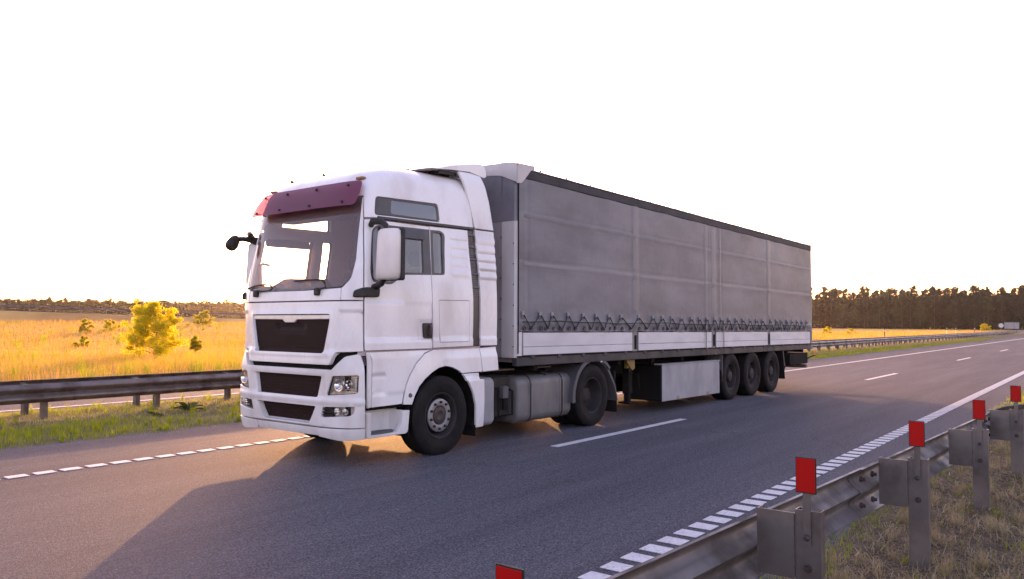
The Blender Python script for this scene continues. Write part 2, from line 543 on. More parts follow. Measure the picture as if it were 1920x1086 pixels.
class MB:
    def __init__(self):
        self.v, self.f = [], []

    def add(self, vs, fs):
        n = len(self.v)
        self.v += [tuple(v) for v in vs]
        self.f += [tuple(i + n for i in f) for f in fs]
        return self

    def box(self, x0, x1, y0, y1, z0, z1, b=0.004):
        b = min(b, (x1 - x0) * .49, (y1 - y0) * .49, (z1 - z0) * .49)
        X, Y, Z = (x0, x1), (y0, y1), (z0, z1)
        vs, idx = [], {}
        for i in (0, 1):
            for j in (0, 1):
                for k in (0, 1):
                    sx, sy, sz = (1, -1)[i], (1, -1)[j], (1, -1)[k]
                    idx[i, j, k, 0] = len(vs); vs.append((X[i], Y[j] + sy * b, Z[k] + sz * b))
                    idx[i, j, k, 1] = len(vs); vs.append((X[i] + sx * b, Y[j], Z[k] + sz * b))
                    idx[i, j, k, 2] = len(vs); vs.append((X[i] + sx * b, Y[j] + sy * b, Z[k]))
        fs = []
        q = idx
        def face(l):
            c = np.mean([vs[i] for i in l], 0)
            m = np.array([(x0 + x1) / 2, (y0 + y1) / 2, (z0 + z1) / 2])
            a, b_, d = (np.array(vs[l[i]]) for i in (0, 1, 2))
            n = np.cross(b_ - a, d - a)
            fs.append(tuple(l) if np.dot(n, c - m) > 0 else tuple(reversed(l)))
        for i in (0, 1):
            face([q[i, 0, 0, 0], q[i, 1, 0, 0], q[i, 1, 1, 0], q[i, 0, 1, 0]])
            face([q[0, i, 0, 1], q[1, i, 0, 1], q[1, i, 1, 1], q[0, i, 1, 1]])
            face([q[0, 0, i, 2], q[1, 0, i, 2], q[1, 1, i, 2], q[0, 1, i, 2]])
            for j in (0, 1):
                face([q[i, j, 0, 0], q[i, j, 0, 1], q[i, j, 1, 1], q[i, j, 1, 0]])
                face([q[i, 0, j, 0], q[i, 0, j, 2], q[i, 1, j, 2], q[i, 1, j, 0]])
                face([q[0, i, j, 1], q[0, i, j, 2], q[1, i, j, 2], q[1, i, j, 1]])
                for k in (0, 1):
                    face([q[i, j, k, 0], q[i, j, k, 1], q[i, j, k, 2]])
        return self.add(vs, fs)

    def cyl(self, p0, p1, r0, r1=None, n=14, caps=True):
        return self.rev(p0, p1, ([(0, 0)] if caps else []) + [(r0, 0), (r0 if r1 is None else r1, 1)] + ([(0, 1)] if caps else []), n)

    def rev(self, p0, p1, prof, n=24):
        """profile (radius, t along p0->p1) revolved"""
        p0, p1 = np.array(p0, float), np.array(p1, float)
        a = p1 - p0
        L = np.linalg.norm(a); d = a / L
        t = np.array([0, 0, 1.0]) if abs(d[2]) < .9 else np.array([1.0, 0, 0])
        e1 = np.cross(d, t); e1 /= np.linalg.norm(e1); e2 = np.cross(d, e1)
        vs, rows = [], []
        for r, h in prof:
            c = p0 + a * h
            if r == 0:
                rows.append([len(vs)]); vs.append(c)
            else:
                rows.append(list(range(len(vs), len(vs) + n)))
                for i in range(n):
                    an = 2 * math.pi * i / n
                    vs.append(c + r * (math.cos(an) * e1 + math.sin(an) * e2))
        fs = []
        for A, B in zip(rows, rows[1:]):
            for i in range(n):
                j = (i + 1) % n
                if len(A) == 1 and len(B) == 1: continue
                if len(A) == 1: fs.append((A[0], B[j], B[i]))
                elif len(B) == 1: fs.append((A[i], A[j], B[0]))
                else: fs.append((A[i], A[j], B[j], B[i]))
        return self.add(vs, fs)

    def tube(self, pts, r, n=8, caps=True):
        P = [np.array(p, float) for p in pts]
        rr = r if isinstance(r, (list, tuple)) else [r] * len(P)
        vs, fs = [], []
        e1 = None
        for i, p in enumerate(P):
            d = (P[min(i + 1, len(P) - 1)] - P[max(i - 1, 0)])
            d = d / (np.linalg.norm(d) + 1e-9)
            if e1 is None:
                t = np.array([0, 0, 1.0]) if abs(d[2]) < .9 else np.array([1.0, 0, 0])
                e1 = np.cross(d, t)
            e1 = e1 - d * np.dot(e1, d)
            e1 /= np.linalg.norm(e1) + 1e-9
            e2 = np.cross(d, e1)
            for k in range(n):
                a = 2 * math.pi * k / n
                vs.append(p + rr[i] * (math.cos(a) * e1 + math.sin(a) * e2))
        for i in range(len(P) - 1):
            for k in range(n):
                k2 = (k + 1) % n
                fs.append((i * n + k, i * n + k2, (i + 1) * n + k2, (i + 1) * n + k))
        if caps:
            fs.append(tuple(range(n - 1, -1, -1)))
            fs.append(tuple(range((len(P) - 1) * n, len(P) * n)))
        return self.add(vs, fs)

    def sweep(self, prof, path, closed=False, up=(0, 0, 1)):
        """prof: list of (lateral, z); path: list of (x,y,z,nx,ny) ; lateral along (nx,ny)"""
        n = len(prof)
        vs = [(x + a * nx, y + a * ny, z + b) for x, y, z, nx, ny in path for a, b in prof]
        fs = []
        m = n if closed else n - 1
        for i in range(len(path) - 1):
            for k in range(m):
                k2 = (k + 1) % n
                fs.append((i * n + k, i * n + k2, (i + 1) * n + k2, (i + 1) * n + k))
        if closed:
            h = n // 2      # thin closed profile: caps as quads between the outer and the inner line
            for o in (0, (len(path) - 1) * n):
                for k in range(h - 1):
                    fs.append((o + k, o + k + 1, o + n - 2 - k, o + n - 1 - k))
        return self.add(vs, fs)

    def prism(self, poly, axis, a, b):
        """2-D polygon extruded along axis between a and b. poly coords are the other two axes in xyz order"""
        n = len(poly)
        def P(p, t):
            return {'x': (t, p[0], p[1]), 'y': (p[0], t, p[1]), 'z': (p[0], p[1], t)}[axis]
        vs = [P(p, a) for p in poly] + [P(p, b) for p in poly]
        area = sum(poly[i][0] * poly[(i + 1) % n][1] - poly[(i + 1) % n][0] * poly[i][1] for i in range(n))
        s = area * (b - a) * (1 if axis != 'y' else -1)
        fs = [tuple(range(n)), tuple(range(2 * n - 1, n - 1, -1))] + [(i, i + n, (i + 1) % n + n, (i + 1) % n) for i in range(n)]
        if s > 0: fs = [tuple(reversed(f)) for f in fs]
        return self.add(vs, fs)

    def build(self, name, mat, parent=None, smooth=35, f=None, label=None, origin=None):
        V = np.array(self.v, float)
        if f is not None: V = f(V)
        return mesh_obj(name, V, self.f, mat, parent, smooth, origin, label=label)

def arc(cx, cy, r, a0, a1, n):
    return [(cx + r * math.cos(R(a0 + (a1 - a0) * i / n)), cy + r * math.sin(R(a0 + (a1 - a0) * i / n))) for i in range(n + 1)]

def rbox_prof(y0, y1, z0, z1, r, n=6):
    return arc(y1 - r, z1 - r, r, 0, 90, n) + arc(y0 + r, z1 - r, r, 90, 180, n) + arc(y0 + r, z0 + r, r, 180, 270, n) + arc(y1 - r, z0 + r, r, 270, 360, n)

def rounded(mb, x0, x1, y0, y1, z0, z1, r, e=0.04, n=6):
    """box rounded along x with soft ends"""
    cy, cz = (y0 + y1) / 2, (z0 + z1) / 2
    vs, fs = [], []
    rings = [(x0, 1 - 2 * e / min(y1 - y0, z1 - z0)), (x0 + e * .3, 1 - .6 * e / min(y1 - y0, z1 - z0)), (x0 + e, 1), (x1 - e, 1), (x1 - e * .3, 1 - .6 * e / min(y1 - y0, z1 - z0)), (x1, 1 - 2 * e / min(y1 - y0, z1 - z0))]
    pr = rbox_prof(y0, y1, z0, z1, r, n)
    m = len(pr)
    for x, s in rings:
        vs += [(x, cy + (p[0] - cy) * s, cz + (p[1] - cz) * s) for p in pr]
    for i in range(len(rings) - 1):
        for k in range(m):
            k2 = (k + 1) % m
            fs.append((i * m + k, i * m + k2, (i + 1) * m + k2, (i + 1) * m + k))
    fs.append(tuple(range(m - 1, -1, -1)))
    fs.append(tuple(range((len(rings) - 1) * m, len(rings) * m)))
    return mb.add(vs, fs)

def vnoise(x, y, s=0):
    """cheap smooth pseudo noise from sines, about -1..1"""
    return (np.sin(x * 1.0 + 1.7 * np.sin(y * .7 + s) + s) + np.sin(y * 1.3 + 1.3 * np.sin(x * .8 - s) + 2.1 * s) + np.sin((x + y) * .63 + 3.3 * s)) / 3

# ================================================================== THE SETTING
def sheet(name, x0, x1, y0, y1, z, mat, nx=2, ny=2, kind='structure'):
    xs = np.linspace(x0, x1, nx); ys = np.linspace(y0, y1, ny)
    V = [(x, y, z) for x in xs for y in ys]
    F = [(i * ny + j, (i + 1) * ny + j, (i + 1) * ny + j + 1, i * ny + j + 1) for i in range(nx - 1) for j in range(ny - 1)]
    o = mesh_obj(name, V, F, mat, None, 0)
    tag(o, kind=kind)
    return o

sheet('ground', -1500, 3000, -2200, 2200, -0.06, 'field_ground', 12, 12)
road = sheet('road', -80, 900, -6.6, 4.2, 0.0, 'asphalt', 60, 4)
opp_road = sheet('opposite_carriageway', -80, 900, 7.7, 15.9, -0.004, 'asphalt', 60, 4)

def strip_ground(name, x0, x1, y0, y1, mat, prof, nx, ny, seed, xpow=1.0):
    t = np.linspace(0, 1, nx) ** xpow
    xs = x0 + (x1 - x0) * t
    ys = np.linspace(y0, y1, ny)
    X, Y = np.meshgrid(xs, ys, indexing='ij')
    Z = prof(X, Y)
    V = np.stack([X, Y, Z], -1).reshape(-1, 3)
    F = [(i * ny + j, (i + 1) * ny + j, (i + 1) * ny + j + 1, i * ny + j + 1) for i in range(nx - 1) for j in range(ny - 1)]
    o = mesh_obj(name, V, F, mat, None, 60)
    tag(o, kind='structure')
    return o

def median_z(X, Y):
    c = np.clip(np.minimum(Y - 3.42, 8.02 - Y) / 0.5, -1, 1)
    z = -0.03 + 0.055 * c + np.clip(np.minimum(Y - 3.9, 7.6 - Y), 0, .6) * 0.05
    return z + 0.018 * vnoise(X * 7, Y * 9, 1) + 0.016 * vnoise(X * 2.3, Y * 4, 4) + .01 * vnoise(X * 23, Y * 17, 2)
strip_ground('median_strip', -12, 320, 3.0, 8.4, 'soil_median', median_z, 520, 40, 1, 1.8)

def verge_z(X, Y):
    c = np.clip((-6.15 - Y) / 0.4, -1, 1)
    z = -0.02 + 0.06 * c + 0.05 * np.clip((-6.6 - Y) / .6, 0, 1) - .10 * np.clip((-7.6 - Y) / 4, 0, 1)
    return z + 0.016 * vnoise(X * 6, Y * 8, 3) + 0.014 * vnoise(X * 2.1, Y * 3, 5) + .010 * vnoise(X * 21, Y * 19, 2)
strip_ground('verge_soil', -12, 300, -16, -5.8, 'soil_verge', verge_z, 520, 60, 2, 1.9)

# painted markings: each its own raised piece of the road
def paint_mesh(name, L, Wd, h):
    mb = MB().box(-L / 2, L / 2, -Wd / 2, Wd / 2, 0, h, min(.004, h * .45))
    return mb
def paint(x, y, src, parent):
    return clone(src, parent, (x, y, 0.0015))
_first = MB().box(-.105, .105, -.075, .075, 0, .007, .003).build('edge_line_block', 'road_paint', road)
_first.location = (-5.0 - wloc(road).x, 1.37 - wloc(road).y, .0015 - wloc(road).z)
for k in range(1, 125):
    paint(-5.0 + .28 * k, 1.37, _first, road)
_fr = MB().box(-.085, .085, -.10, .10, 0, .007, .003).build('edge_line_block', 'road_paint', road)
_fr.location = (-4.5 - wloc(road).x, -5.36 - wloc(road).y, .0015 - wloc(road).z)
for k in range(1, 120):
    paint(-4.5 + .28 * k, -5.36, _fr, road)
for y, w, x0 in ((1.37, .075, 29.9), (-5.36, .10, 29.0)):
    MB().box(x0, 600, y - w, y + w, .0015, .0075, .003).build('edge_line', 'road_paint', road)
_c = MB().box(-2, 2, -.065, .065, 0, .004, .0015).build('lane_dash', 'road_paint', road)
_c.location = (4.93 - wloc(road).x, -1.98 - wloc(road).y, .0015 - wloc(road).z)
for k in range(-1, 18):
    if k: paint(4.93 + 16.6 * k, -1.98, _c, road)
MB().box(-60, 500, 8.33, 8.47, .0, .006, .002).build('edge_line', 'road_paint', opp_road)
MB().box(-60, 500, 15.1, 15.25, .0, .006, .002).build('edge_line', 'road_paint', opp_road)
for k in range(-2, 14):
    if k == -2:
        _oc = MB().box(-36, -32, 11.7, 11.84, .0, .005, .0015).build('lane_dash', 'road_paint', opp_road)
    else:
        clone(_oc, opp_road, (-34 + 14 * (k + 2), 11.77, .0))

# raised slip road on its embankment, far left
_rd = np.array([26.6, -12.9]); _rd /= np.linalg.norm(_rd); _rn = np.array([_rd[1], -_rd[0]])  # normal to the camera side
_rn = _rn if np.dot(_rn, [-1, -1]) > 0 else -_rn
_r0 = np.array([45.8, 100.1])
def ramp_pt(t, off, z=0):
    p = _r0 + _rd * t + _rn * off
    return (p[0], p[1], 2.62 - 0.0305 * t + z)
mb = MB()
ts = np.linspace(-90, 75, 56)
prof = [(-9, None), (-4.5, 0.0), (0.0, 0.0), (0.6, -.12), (5.5, -1.75), (8.5, None)]
vs = []
for t in ts:
    for off, dz in prof:
        p = ramp_pt(t, off + (0.5 * math.sin(t * .9) if dz is None else 0), dz or 0)
        vs.append((p[0], p[1], -.3 if dz is None else p[2]))
n = len(prof)
mb.add(vs, [(i * n + k, (i + 1) * n + k, (i + 1) * n + k + 1, i * n + k + 1) for i in range(len(ts) - 1) for k in range(n - 1)])
tag(mb.build('embankment', 'embankment', None, 60), kind='structure')
def slope_z(x, y):
    """the field rises gently towards the foot of the embankment"""
    x = np.asarray(x, float); y = np.asarray(y, float)
    rel = np.stack([x, y], -1) - _r0
    t = rel @ _rd; off = rel @ _rn
    k = np.clip((62 - off) / 56, 0, 1)
    e = np.clip((t + 88) / 40, 0, 1) * np.clip((74 - t) / 30, 0, 1)
    return -.08 + 1.5 * k * k * (3 - 2 * k) * e
tt = np.linspace(-88, 74, 60); oo = np.linspace(3.0, 64, 24)
Tg, Og = np.meshgrid(tt, oo, indexing='ij')
XY = _r0 + Tg[..., None] * _rd + Og[..., None] * _rn
Zg = slope_z(XY[..., 0], XY[..., 1])
tag(mesh_obj('field_slope', np.concatenate([XY, Zg[..., None]], -1).reshape(-1, 3), [(i * 24 + j, (i + 1) * 24 + j, (i + 1) * 24 + j + 1, i * 24 + j + 1) for i in range(59) for j in range(23)], 'field_ground', None, 60), kind='structure')
mb = MB()
vs = [ramp_pt(t, off, .02 + dz) for t in ts for off, dz in ((-4.3, 0), (0.15, 0), (0.22, -.25))]
mb.add(vs, [(i * 3 + k, (i + 1) * 3 + k, (i + 1) * 3 + k + 1, i * 3 + k + 1) for i in range(len(ts) - 1) for k in range(2)])
tag(mb.build('slip_road', 'asphalt', None, 60), kind='structure')

# ------------------------------------------------------------------ guardrails
def wprof(s, h=.31, d=.083, cz=0.0):
    """W profile: (lateral towards traffic * s, z)"""
    half = [(0.000, .155), (.006, .158), (.014, .150), (.050, .118), (.078, .100), (.083, .085), (.080, .068), (.052, .038), (.022, .018), (.010, 0)]
    pts = [(a, z) for a, z in half] + [(a, -z) for a, z in reversed(half[:-1])]
    out = [(s * a, cz + z) for a, z in pts]
    inn = [(s * (a - .006), cz + z * .985) for a, z in reversed(pts)]
    return out + inn

def beam(parent, path, s, zc, mat='galvanised', name='rail_beam'):
    mb = MB().sweep(wprof(s), [(x, y, zc + dz, nx, ny) for x, y, dz, nx, ny in path], closed=True)
    return mb.build(name, mat, parent, 40)

# -- right hand guardrail (near)
YB = lambda x: -6.82 - 0.05 * (x + 0.1)
rail_r = thing('guardrail', 'near galvanised steel guardrail with red reflectors along the dry grass verge', 'guardrail', (-.1, -7.0, .05))
segs = [(-8.6, -4.35), (-4.35, -.35), (-.35, 3.75)]
for i, (a, b) in enumerate(segs):
    xs = np.linspace(a - .16, b + .16, 14)
    path = [(x, YB(x) + .0085 * (i % 2), 0, 0.0, 1.0) for x in xs]
    beam(rail_r, path, 1, .60 + .002 * (i % 2))
    # splice bolts
    for bx in (b - .12, b + .12):
        for bz in (-.085, .085):
            MB().rev((bx, YB(bx) - .012, .60 + bz), (bx, YB(bx) + .03, .60 + bz), [(0, 0), (.011, 0), (.011, .35), (.019, .4), (.019, .8), (0, .8)], 8).build('splice_bolt', 'hub_brown', rail_r)
# flared terminal
px = [(3.70, YB(3.7)), (3.95, YB(3.95) - .005), (4.2, YB(4.2) - .02), (4.42, YB(4.42) - .06), (4.6, YB(4.6) - .13), (4.73, YB(4.7) - .22), (4.80, YB(4.8) - .33), (4.83, YB(4.8) - .45)]
mb = MB()
pts = []
for i, (x, y) in enumerate(px):
    d = np.array(px[min(i + 1, len(px) - 1)]) - np.array(px[max(i - 1, 0)]); d /= np.linalg.norm(d)
    k = i / (len(px) - 1)
    pr = [(a * (1 - .75 * k), z * (1 + .30 * k)) for a, z in wprof(1)]
    nx, ny = -d[1], d[0]
    pts += [(x + a * nx, y + a * ny + .004, .605 + z) for a, z in pr]
n = len(wprof(1))
mb.add(pts, [(i * n + k, i * n + (k + 1) % n, (i + 1) * n + (k + 1) % n, (i + 1) * n + k) for i in range(len(px) - 1) for k in range(n)])
mb.build('rail_end', 'galvanised', rail_r, 40)

def c_post(mb, x, y, z0, z1, w=.12, d=.062, t=.006):
    # C section, web facing -x, flanges towards +x
    poly = [(x - d / 2, y - w / 2), (x + d / 2, y - w / 2), (x + d / 2, y - w / 2 + .018), (x + d / 2 - t, y - w / 2 + .018), (x + d / 2 - t, y - w / 2 + t), (x - d / 2 + t, y - w / 2 + t),
            (x - d / 2 + t, y + w / 2 - t), (x + d / 2 - t, y + w / 2 - t), (x + d / 2 - t, y + w / 2 - .018), (x + d / 2, y + w / 2 - .018), (x + d / 2, y + w / 2), (x - d / 2, y + w / 2)]
    return mb.prism(poly, 'z', z0, z1)
postx = [-8.2, -6.2, -4.22, -2.09, -.1, 1.95, 3.85]
for i, x in enumerate(postx):
    yb = YB(x)
    yp = yb - .24
    dz = (.0, .01, -.005, .012, .0, -.008, .004)[i]
    c_post(MB(), x, yp, -.35, .80 + dz).build('post', 'galvanised', rail_r)
    # spacer plate between beam and post
    mb = MB().prism([(x - .05, yp + .06), (x - .044, yp + .06), (x - .044, yb - .008), (x + .03, yb - .008), (x + .03, yb - .002), (x - .05, yb - .002)], 'z', .475 + dz, .785 + dz)
    mb.box(x - .044, x + .03, yp + .0605, yp + .066, .48 + dz, .78 + dz, .001)
    sp = mb.build('spacer', 'galvanised', rail_r)
    for bz in (.53, .68):
        MB().rev((x - .031, yp, bz + dz), (x - .052, yp, bz + dz), [(0, 0), (.020, 0), (.020, .2), (.013, .25), (.013, 1), (0, 1)], 8).build('bolt', 'hub_brown', rail_r)
    # reflector on its bracket
    tw = (.02, -.03, -.02, .03, -.01, .02, -.02)[i]
    br = MB().prism([(x - .044, yp - .018), (x - .039, yp - .018), (x - .039, yp + .018), (x - .044, yp + .018)], 'z', .64 + dz, .92 + dz).build('reflector_bracket', 'galvanised', rail_r)
    MB().rev((x - .044, yp, .675 + dz), (x - .058, yp, .675 + dz), [(0, 0), (.014, 0), (.014, .6), (.008, 1), (0, 1)], 8).build('bolt', 'hub_brown', br)
    zr = .885 + dz
    rf = MB().box(x - .052, x - .045, yp - .048, yp + .048, zr, zr + .168, .002).build('reflector', 'black_plastic', rail_r, label='red rectangular reflector plate')
    MB().box(x - .0545, x - .0522, yp - .043, yp + .043, zr + .005, zr + .163, .0008).build('red_sheet', 'red_lens', rf)
    MB().box(x - .0448, x - .042, yp - .043, yp + .043, zr + .005, zr + .163, .0008).build('red_sheet', 'red_lens', rf)

# -- median guardrails
def long_rail(root, y, s, zc, x0, x1, seg, post_x0, pitch, npost, post_off):
    k = 0
    x = x0
    while x < x1:
        L = seg if x < 60 else seg * 5
        n = 2
        path = [(x - .15, y + .0085 * (k % 2), 0, 0, 1.0), (min(x + L, x1) + .15, y + .0085 * (k % 2), 0, 0, 1.0)]
        beam(root, path, s, zc + .0015 * (k % 2))
        if x < 12:
            for bx in (x - .1, x + .1):
                for bz in (-.085, .085):
                    MB().rev((bx, y + s * .083, zc + bz), (bx, y + s * .095, zc + bz), [(0, 0), (.016, 0), (.012, 1), (0, 1)], 8).build('splice_bolt', 'dirty_steel', root)
        x += L; k += 1
    src = None
    for i in range(npost):
        px_ = post_x0 + pitch * i
        if src is None:
            src = MB().box(px_ - .045, px_ + .045, y + post_off - .06, y + post_off + .06, -.4, zc + .10, .006).build('post', 'galvanised', root)
            sp = MB().box(px_ - .04, px_ + .04, min(y + post_off + s * .06, y), max(y + post_off + s * .06, y), zc - .12, zc + .12, .004).build('spacer', 'galvanised', root)
        else:
            clone(src, root, (px_, wloc(src).y, wloc(src).z))
            if px_ < 30: clone(sp, root, (px_, wloc(sp).y, wloc(sp).z))
rail_m = thing('guardrail', 'galvanised median guardrail nearest the truck, beam facing the road', 'guardrail', (0, 6.3, 0))
long_rail(rail_m, 6.13, -1, .49, -10.3, 300, 4.0, -8.15, 1.96, 82, .17)
rail_m2 = thing('guardrail', 'second median guardrail just behind, facing the opposite carriageway', 'guardrail', (0, 7.0, 0))
long_rail(rail_m2, 7.13, 1, .49, -9.3, 300, 4.0, -8.20, 1.96, 82, -.17)
# -- guardrail on the slip road
rail_s = thing('guardrail', 'thin guardrail on the raised slip road across the golden field', 'guardrail', ramp_pt(0, -.4))
for i in range(24):
    t0 = -80 + 6 * i
    p, q = ramp_pt(t0, -.3, .62), ramp_pt(t0 + 6, -.3, .62)
    mb = MB().sweep(wprof(1), [(p[0], p[1], p[2], _rn[0], _rn[1]), (q[0], q[1], q[2], _rn[0], _rn[1])], closed=True)
    mb.build('rail_beam', 'galvanised', rail_s)
    for k in (0, 1):
        c = ramp_pt(t0 + 3 * k, -.42)
        MB().box(c[0] - .06, c[0] + .06, c[1] - .06, c[1] + .06, c[2] - .3, c[2] + .72, .005).build('post', 'galvanised', rail_s)

# ------------------------------------------------------------------ far signs and marker posts
sg = thing('road_sign', 'grey back of a wide rectangular road sign on two posts in the median', 'sign', (148.4, 6.4, 0))
MB().box(148.35, 148.41, 5.36, 7.46, 1.0, 2.06, .01).build('sign_board', 'box_grey', sg)
for y in (5.8, 7.0):
    MB().cyl((148.47, y, -.1), (148.47, y, 2.0), .045, n=10).build('post', 'galvanised', sg)
for z in (1.2, 1.85):
    MB().box(148.41, 148.44, 5.4, 7.42, z - .03, z + .03, .004).build('rail', 'galvanised', sg)
sg = thing('road_sign', 'small round road sign on a single post left of the wide sign board', 'sign', (143.3, 7.4, 0))
MB().cyl((143.25, 7.4, 1.55), (143.29, 7.4, 1.55), .36, n=28).build('sign_disc', 'board_paint', sg)
MB().cyl((143.33, 7.4, -.1), (143.33, 7.4, 1.8), .04, n=10).build('post', 'galvanised', sg)
for x, y, lab, dark in ((105.7, 16.6, 'dark marker post standing in the golden field edge behind the guardrail', 1), (154.0, 16.9, 'white marker post, left of the far pair beyond the opposite road', 0),
                        (159.0, 16.2, 'white marker post, right of the far pair beyond the opposite road', 0), (181.0, 16.0, 'dark marker post farthest right, near the wide sign', 1)):
    t = thing('marker_post', lab, 'post', (x, y, 0), 'marker posts beside the opposite road')
    MB().prism([(x - .06, y - .06), (x + .06, y - .06), (x + .06, y + .06), (x, y + .08), (x - .06, y + .06)], 'z', -.2, 1.05).build('post_body', 'trim_dark' if dark else 'board_paint', t)
    MB().box(x - .064, x + .064, y - .065, y + .085, .72, .92, .004).build('reflector_band', 'board_paint' if dark else 'seal_black', t)

# ================================================================== TRACTOR UNIT
TAB=np.array([
# s,   z,    W,    xf,   xs
[0.20,0.20,1.17,0.10,0.50],
[0.30,0.30,1.205,0.05,0.52],
[0.45,0.45,1.22,0.005,0.55],
[0.80,0.80,1.22,-0.01,0.55],
[1.20,1.20,1.215,0.00,0.55],
[1.40,1.40,1.22,0.015,0.55],
[1.70,1.70,1.225,0.015,0.55],
[2.00,2.00,1.22,0.03,0.55],
[2.15,2.15,1.212,0.05,0.55],
[2.40,2.40,1.19,0.095,0.56],
[2.70,2.70,1.155,0.15,0.58],
[3.00,3.00,1.13,0.205,0.61],
[3.20,3.20,1.11,0.245,0.64],
[3.35,3.35,1.085,0.30,0.70],
[3.47,3.47,1.045,0.375,0.80],
[3.58,3.565,0.98,0.49,0.95],
[3.68,3.63,0.88,0.66,1.12],
[3.78,3.67,0.74,0.90,1.32],
[3.90,3.695,0.55,1.2,1.6],
[4.00,3.705,0.35,1.5,1.8],
[4.15,3.71,0.05,1.85,2.0]])
NS=4.8
def pchip(x,y,q):
    h=np.diff(x); d=np.diff(y)/h
    m=np.zeros_like(y)
    for i in range(1,len(x)-1):
        if d[i-1]*d[i]>0:
            w1=2*h[i]+h[i-1]; w2=h[i]+2*h[i-1]
            m[i]=(w1+w2)/(w1/d[i-1]+w2/d[i])
    m[0]=d[0]; m[-1]=d[-1]
    q=np.clip(q,x[0],x[-1]); i=np.clip(np.searchsorted(x,q)-1,0,len(x)-2)
    t=(q-x[i])/h[i]
    return y[i]*(2*t**3-3*t**2+1)+h[i]*m[i]*(t**3-2*t**2+t)+y[i+1]*(-2*t**3+3*t**2)+h[i]*m[i+1]*(t**3-t**2)
_th=np.linspace(0,np.pi/2,4001)
_y=1.22*np.sin(_th)**(2/NS); _x=.55-.52*np.cos(_th)**(2/NS)
_L=np.concatenate([[0],np.cumsum(np.hypot(np.diff(_y),np.diff(_x)))]); L0=_L[-1]
def S(u,s):
    u=np.asarray(u,float); s=np.asarray(s,float); u,s=np.broadcast_arrays(u,s)
    z,W,xf,xs=[pchip(TAB[:,0],TAB[:,k],s) for k in (1,2,3,4)]
    au=np.abs(u); th=np.interp(au,_L,_th)
    y=W*np.sin(th)**(2/NS); x=xs-(xs-xf)*np.maximum(np.cos(th),0)**(2/NS)
    side=au>L0
    # side straight: absolute x at the back, blend xs->2.6
    k=(au-L0)/(2.05)   # u=L0+2.05 <-> x=2.6
    x=np.where(side,xs+(2.6-xs)*k,x); y=np.where(side,W,y)
    t=np.clip((z-3.1)/.5,0,1); z=z+.06*np.clip((x-.6)/1.6,0,1)*t*t*(3-2*t)
    return np.stack([x,-np.sign(u)*y,z],-1)
def Sdome(U, Sv):
    return S(U, Sv)
YS = 1.232
def SIDE(u, s):
    u = np.asarray(u, float); s = np.asarray(s, float)
    tuck = 0.03 * np.clip((0.75 - s) / .5, 0, 1) ** 2
    return np.stack([np.abs(u), -np.sign(u) * (YS - tuck), s], -1)

def fnorm(Fm, U, Sv, h=.004):
    a = Fm(U + h, Sv) - Fm(U - h, Sv)
    b = Fm(U, Sv + h) - Fm(U, Sv - h)
    n = np.cross(a, b)
    return n / (np.linalg.norm(n, axis=-1, keepdims=True) + 1e-12)

def round_poly(poly):
    out = []
    n = len(poly)
    for i in range(n):
        p = np.array(poly[i][:2], float)
        r = poly[i][2] if len(poly[i]) > 2 else 0
        if r <= 0:
            out.append(p); continue
        a = np.array(poly[i - 1][:2], float) - p
        b = np.array(poly[(i + 1) % n][:2], float) - p
        la, lb = np.linalg.norm(a), np.linalg.norm(b)
        d = min(r, la * .48, lb * .48)
        a, b = a / la * d, b / lb * d
        for t in np.linspace(0, 1, 6):
            out.append(p + a * (1 - t) ** 2 + b * t ** 2)
    return np.array(out)

def resample(P, res):
    out = []
    n = len(P)
    for i in range(n):
        a, b = P[i], P[(i + 1) % n]
        k = max(1, int(np.ceil(np.linalg.norm(b - a) / res)))
        for j in range(k):
            out.append(a + (b - a) * j / k)
    return np.array(out)

def area2(P):
    x, y = P[:, 0], P[:, 1]
    return (x * np.roll(y, -1) - np.roll(x, -1) * y).sum()

def vnorms(P):
    """outward vertex offsets directions (with mitre) for a CCW loop"""
    e = np.roll(P, -1, 0) - P
    e /= np.linalg.norm(e, axis=1, keepdims=True) + 1e-12
    n = np.stack([e[:, 1], -e[:, 0]], 1)
    m = n + np.roll(n, 1, 0)
    m /= np.linalg.norm(m, axis=1, keepdims=True) + 1e-12
    c = np.clip((m * n).sum(1), .5, 1)
    return m / c[:, None]

def inside(P, Q):
    x, y = Q[:, 0][:, None], Q[:, 1][:, None]
    x1, y1 = P[:, 0][None], P[:, 1][None]
    x2, y2 = np.roll(P[:, 0], -1)[None], np.roll(P[:, 1], -1)[None]
    c = ((y1 > y) != (y2 > y)) & (x < (x2 - x1) * (y - y1) / (y2 - y1 + 1e-15) + x1)
    return c.sum(1) % 2 == 1

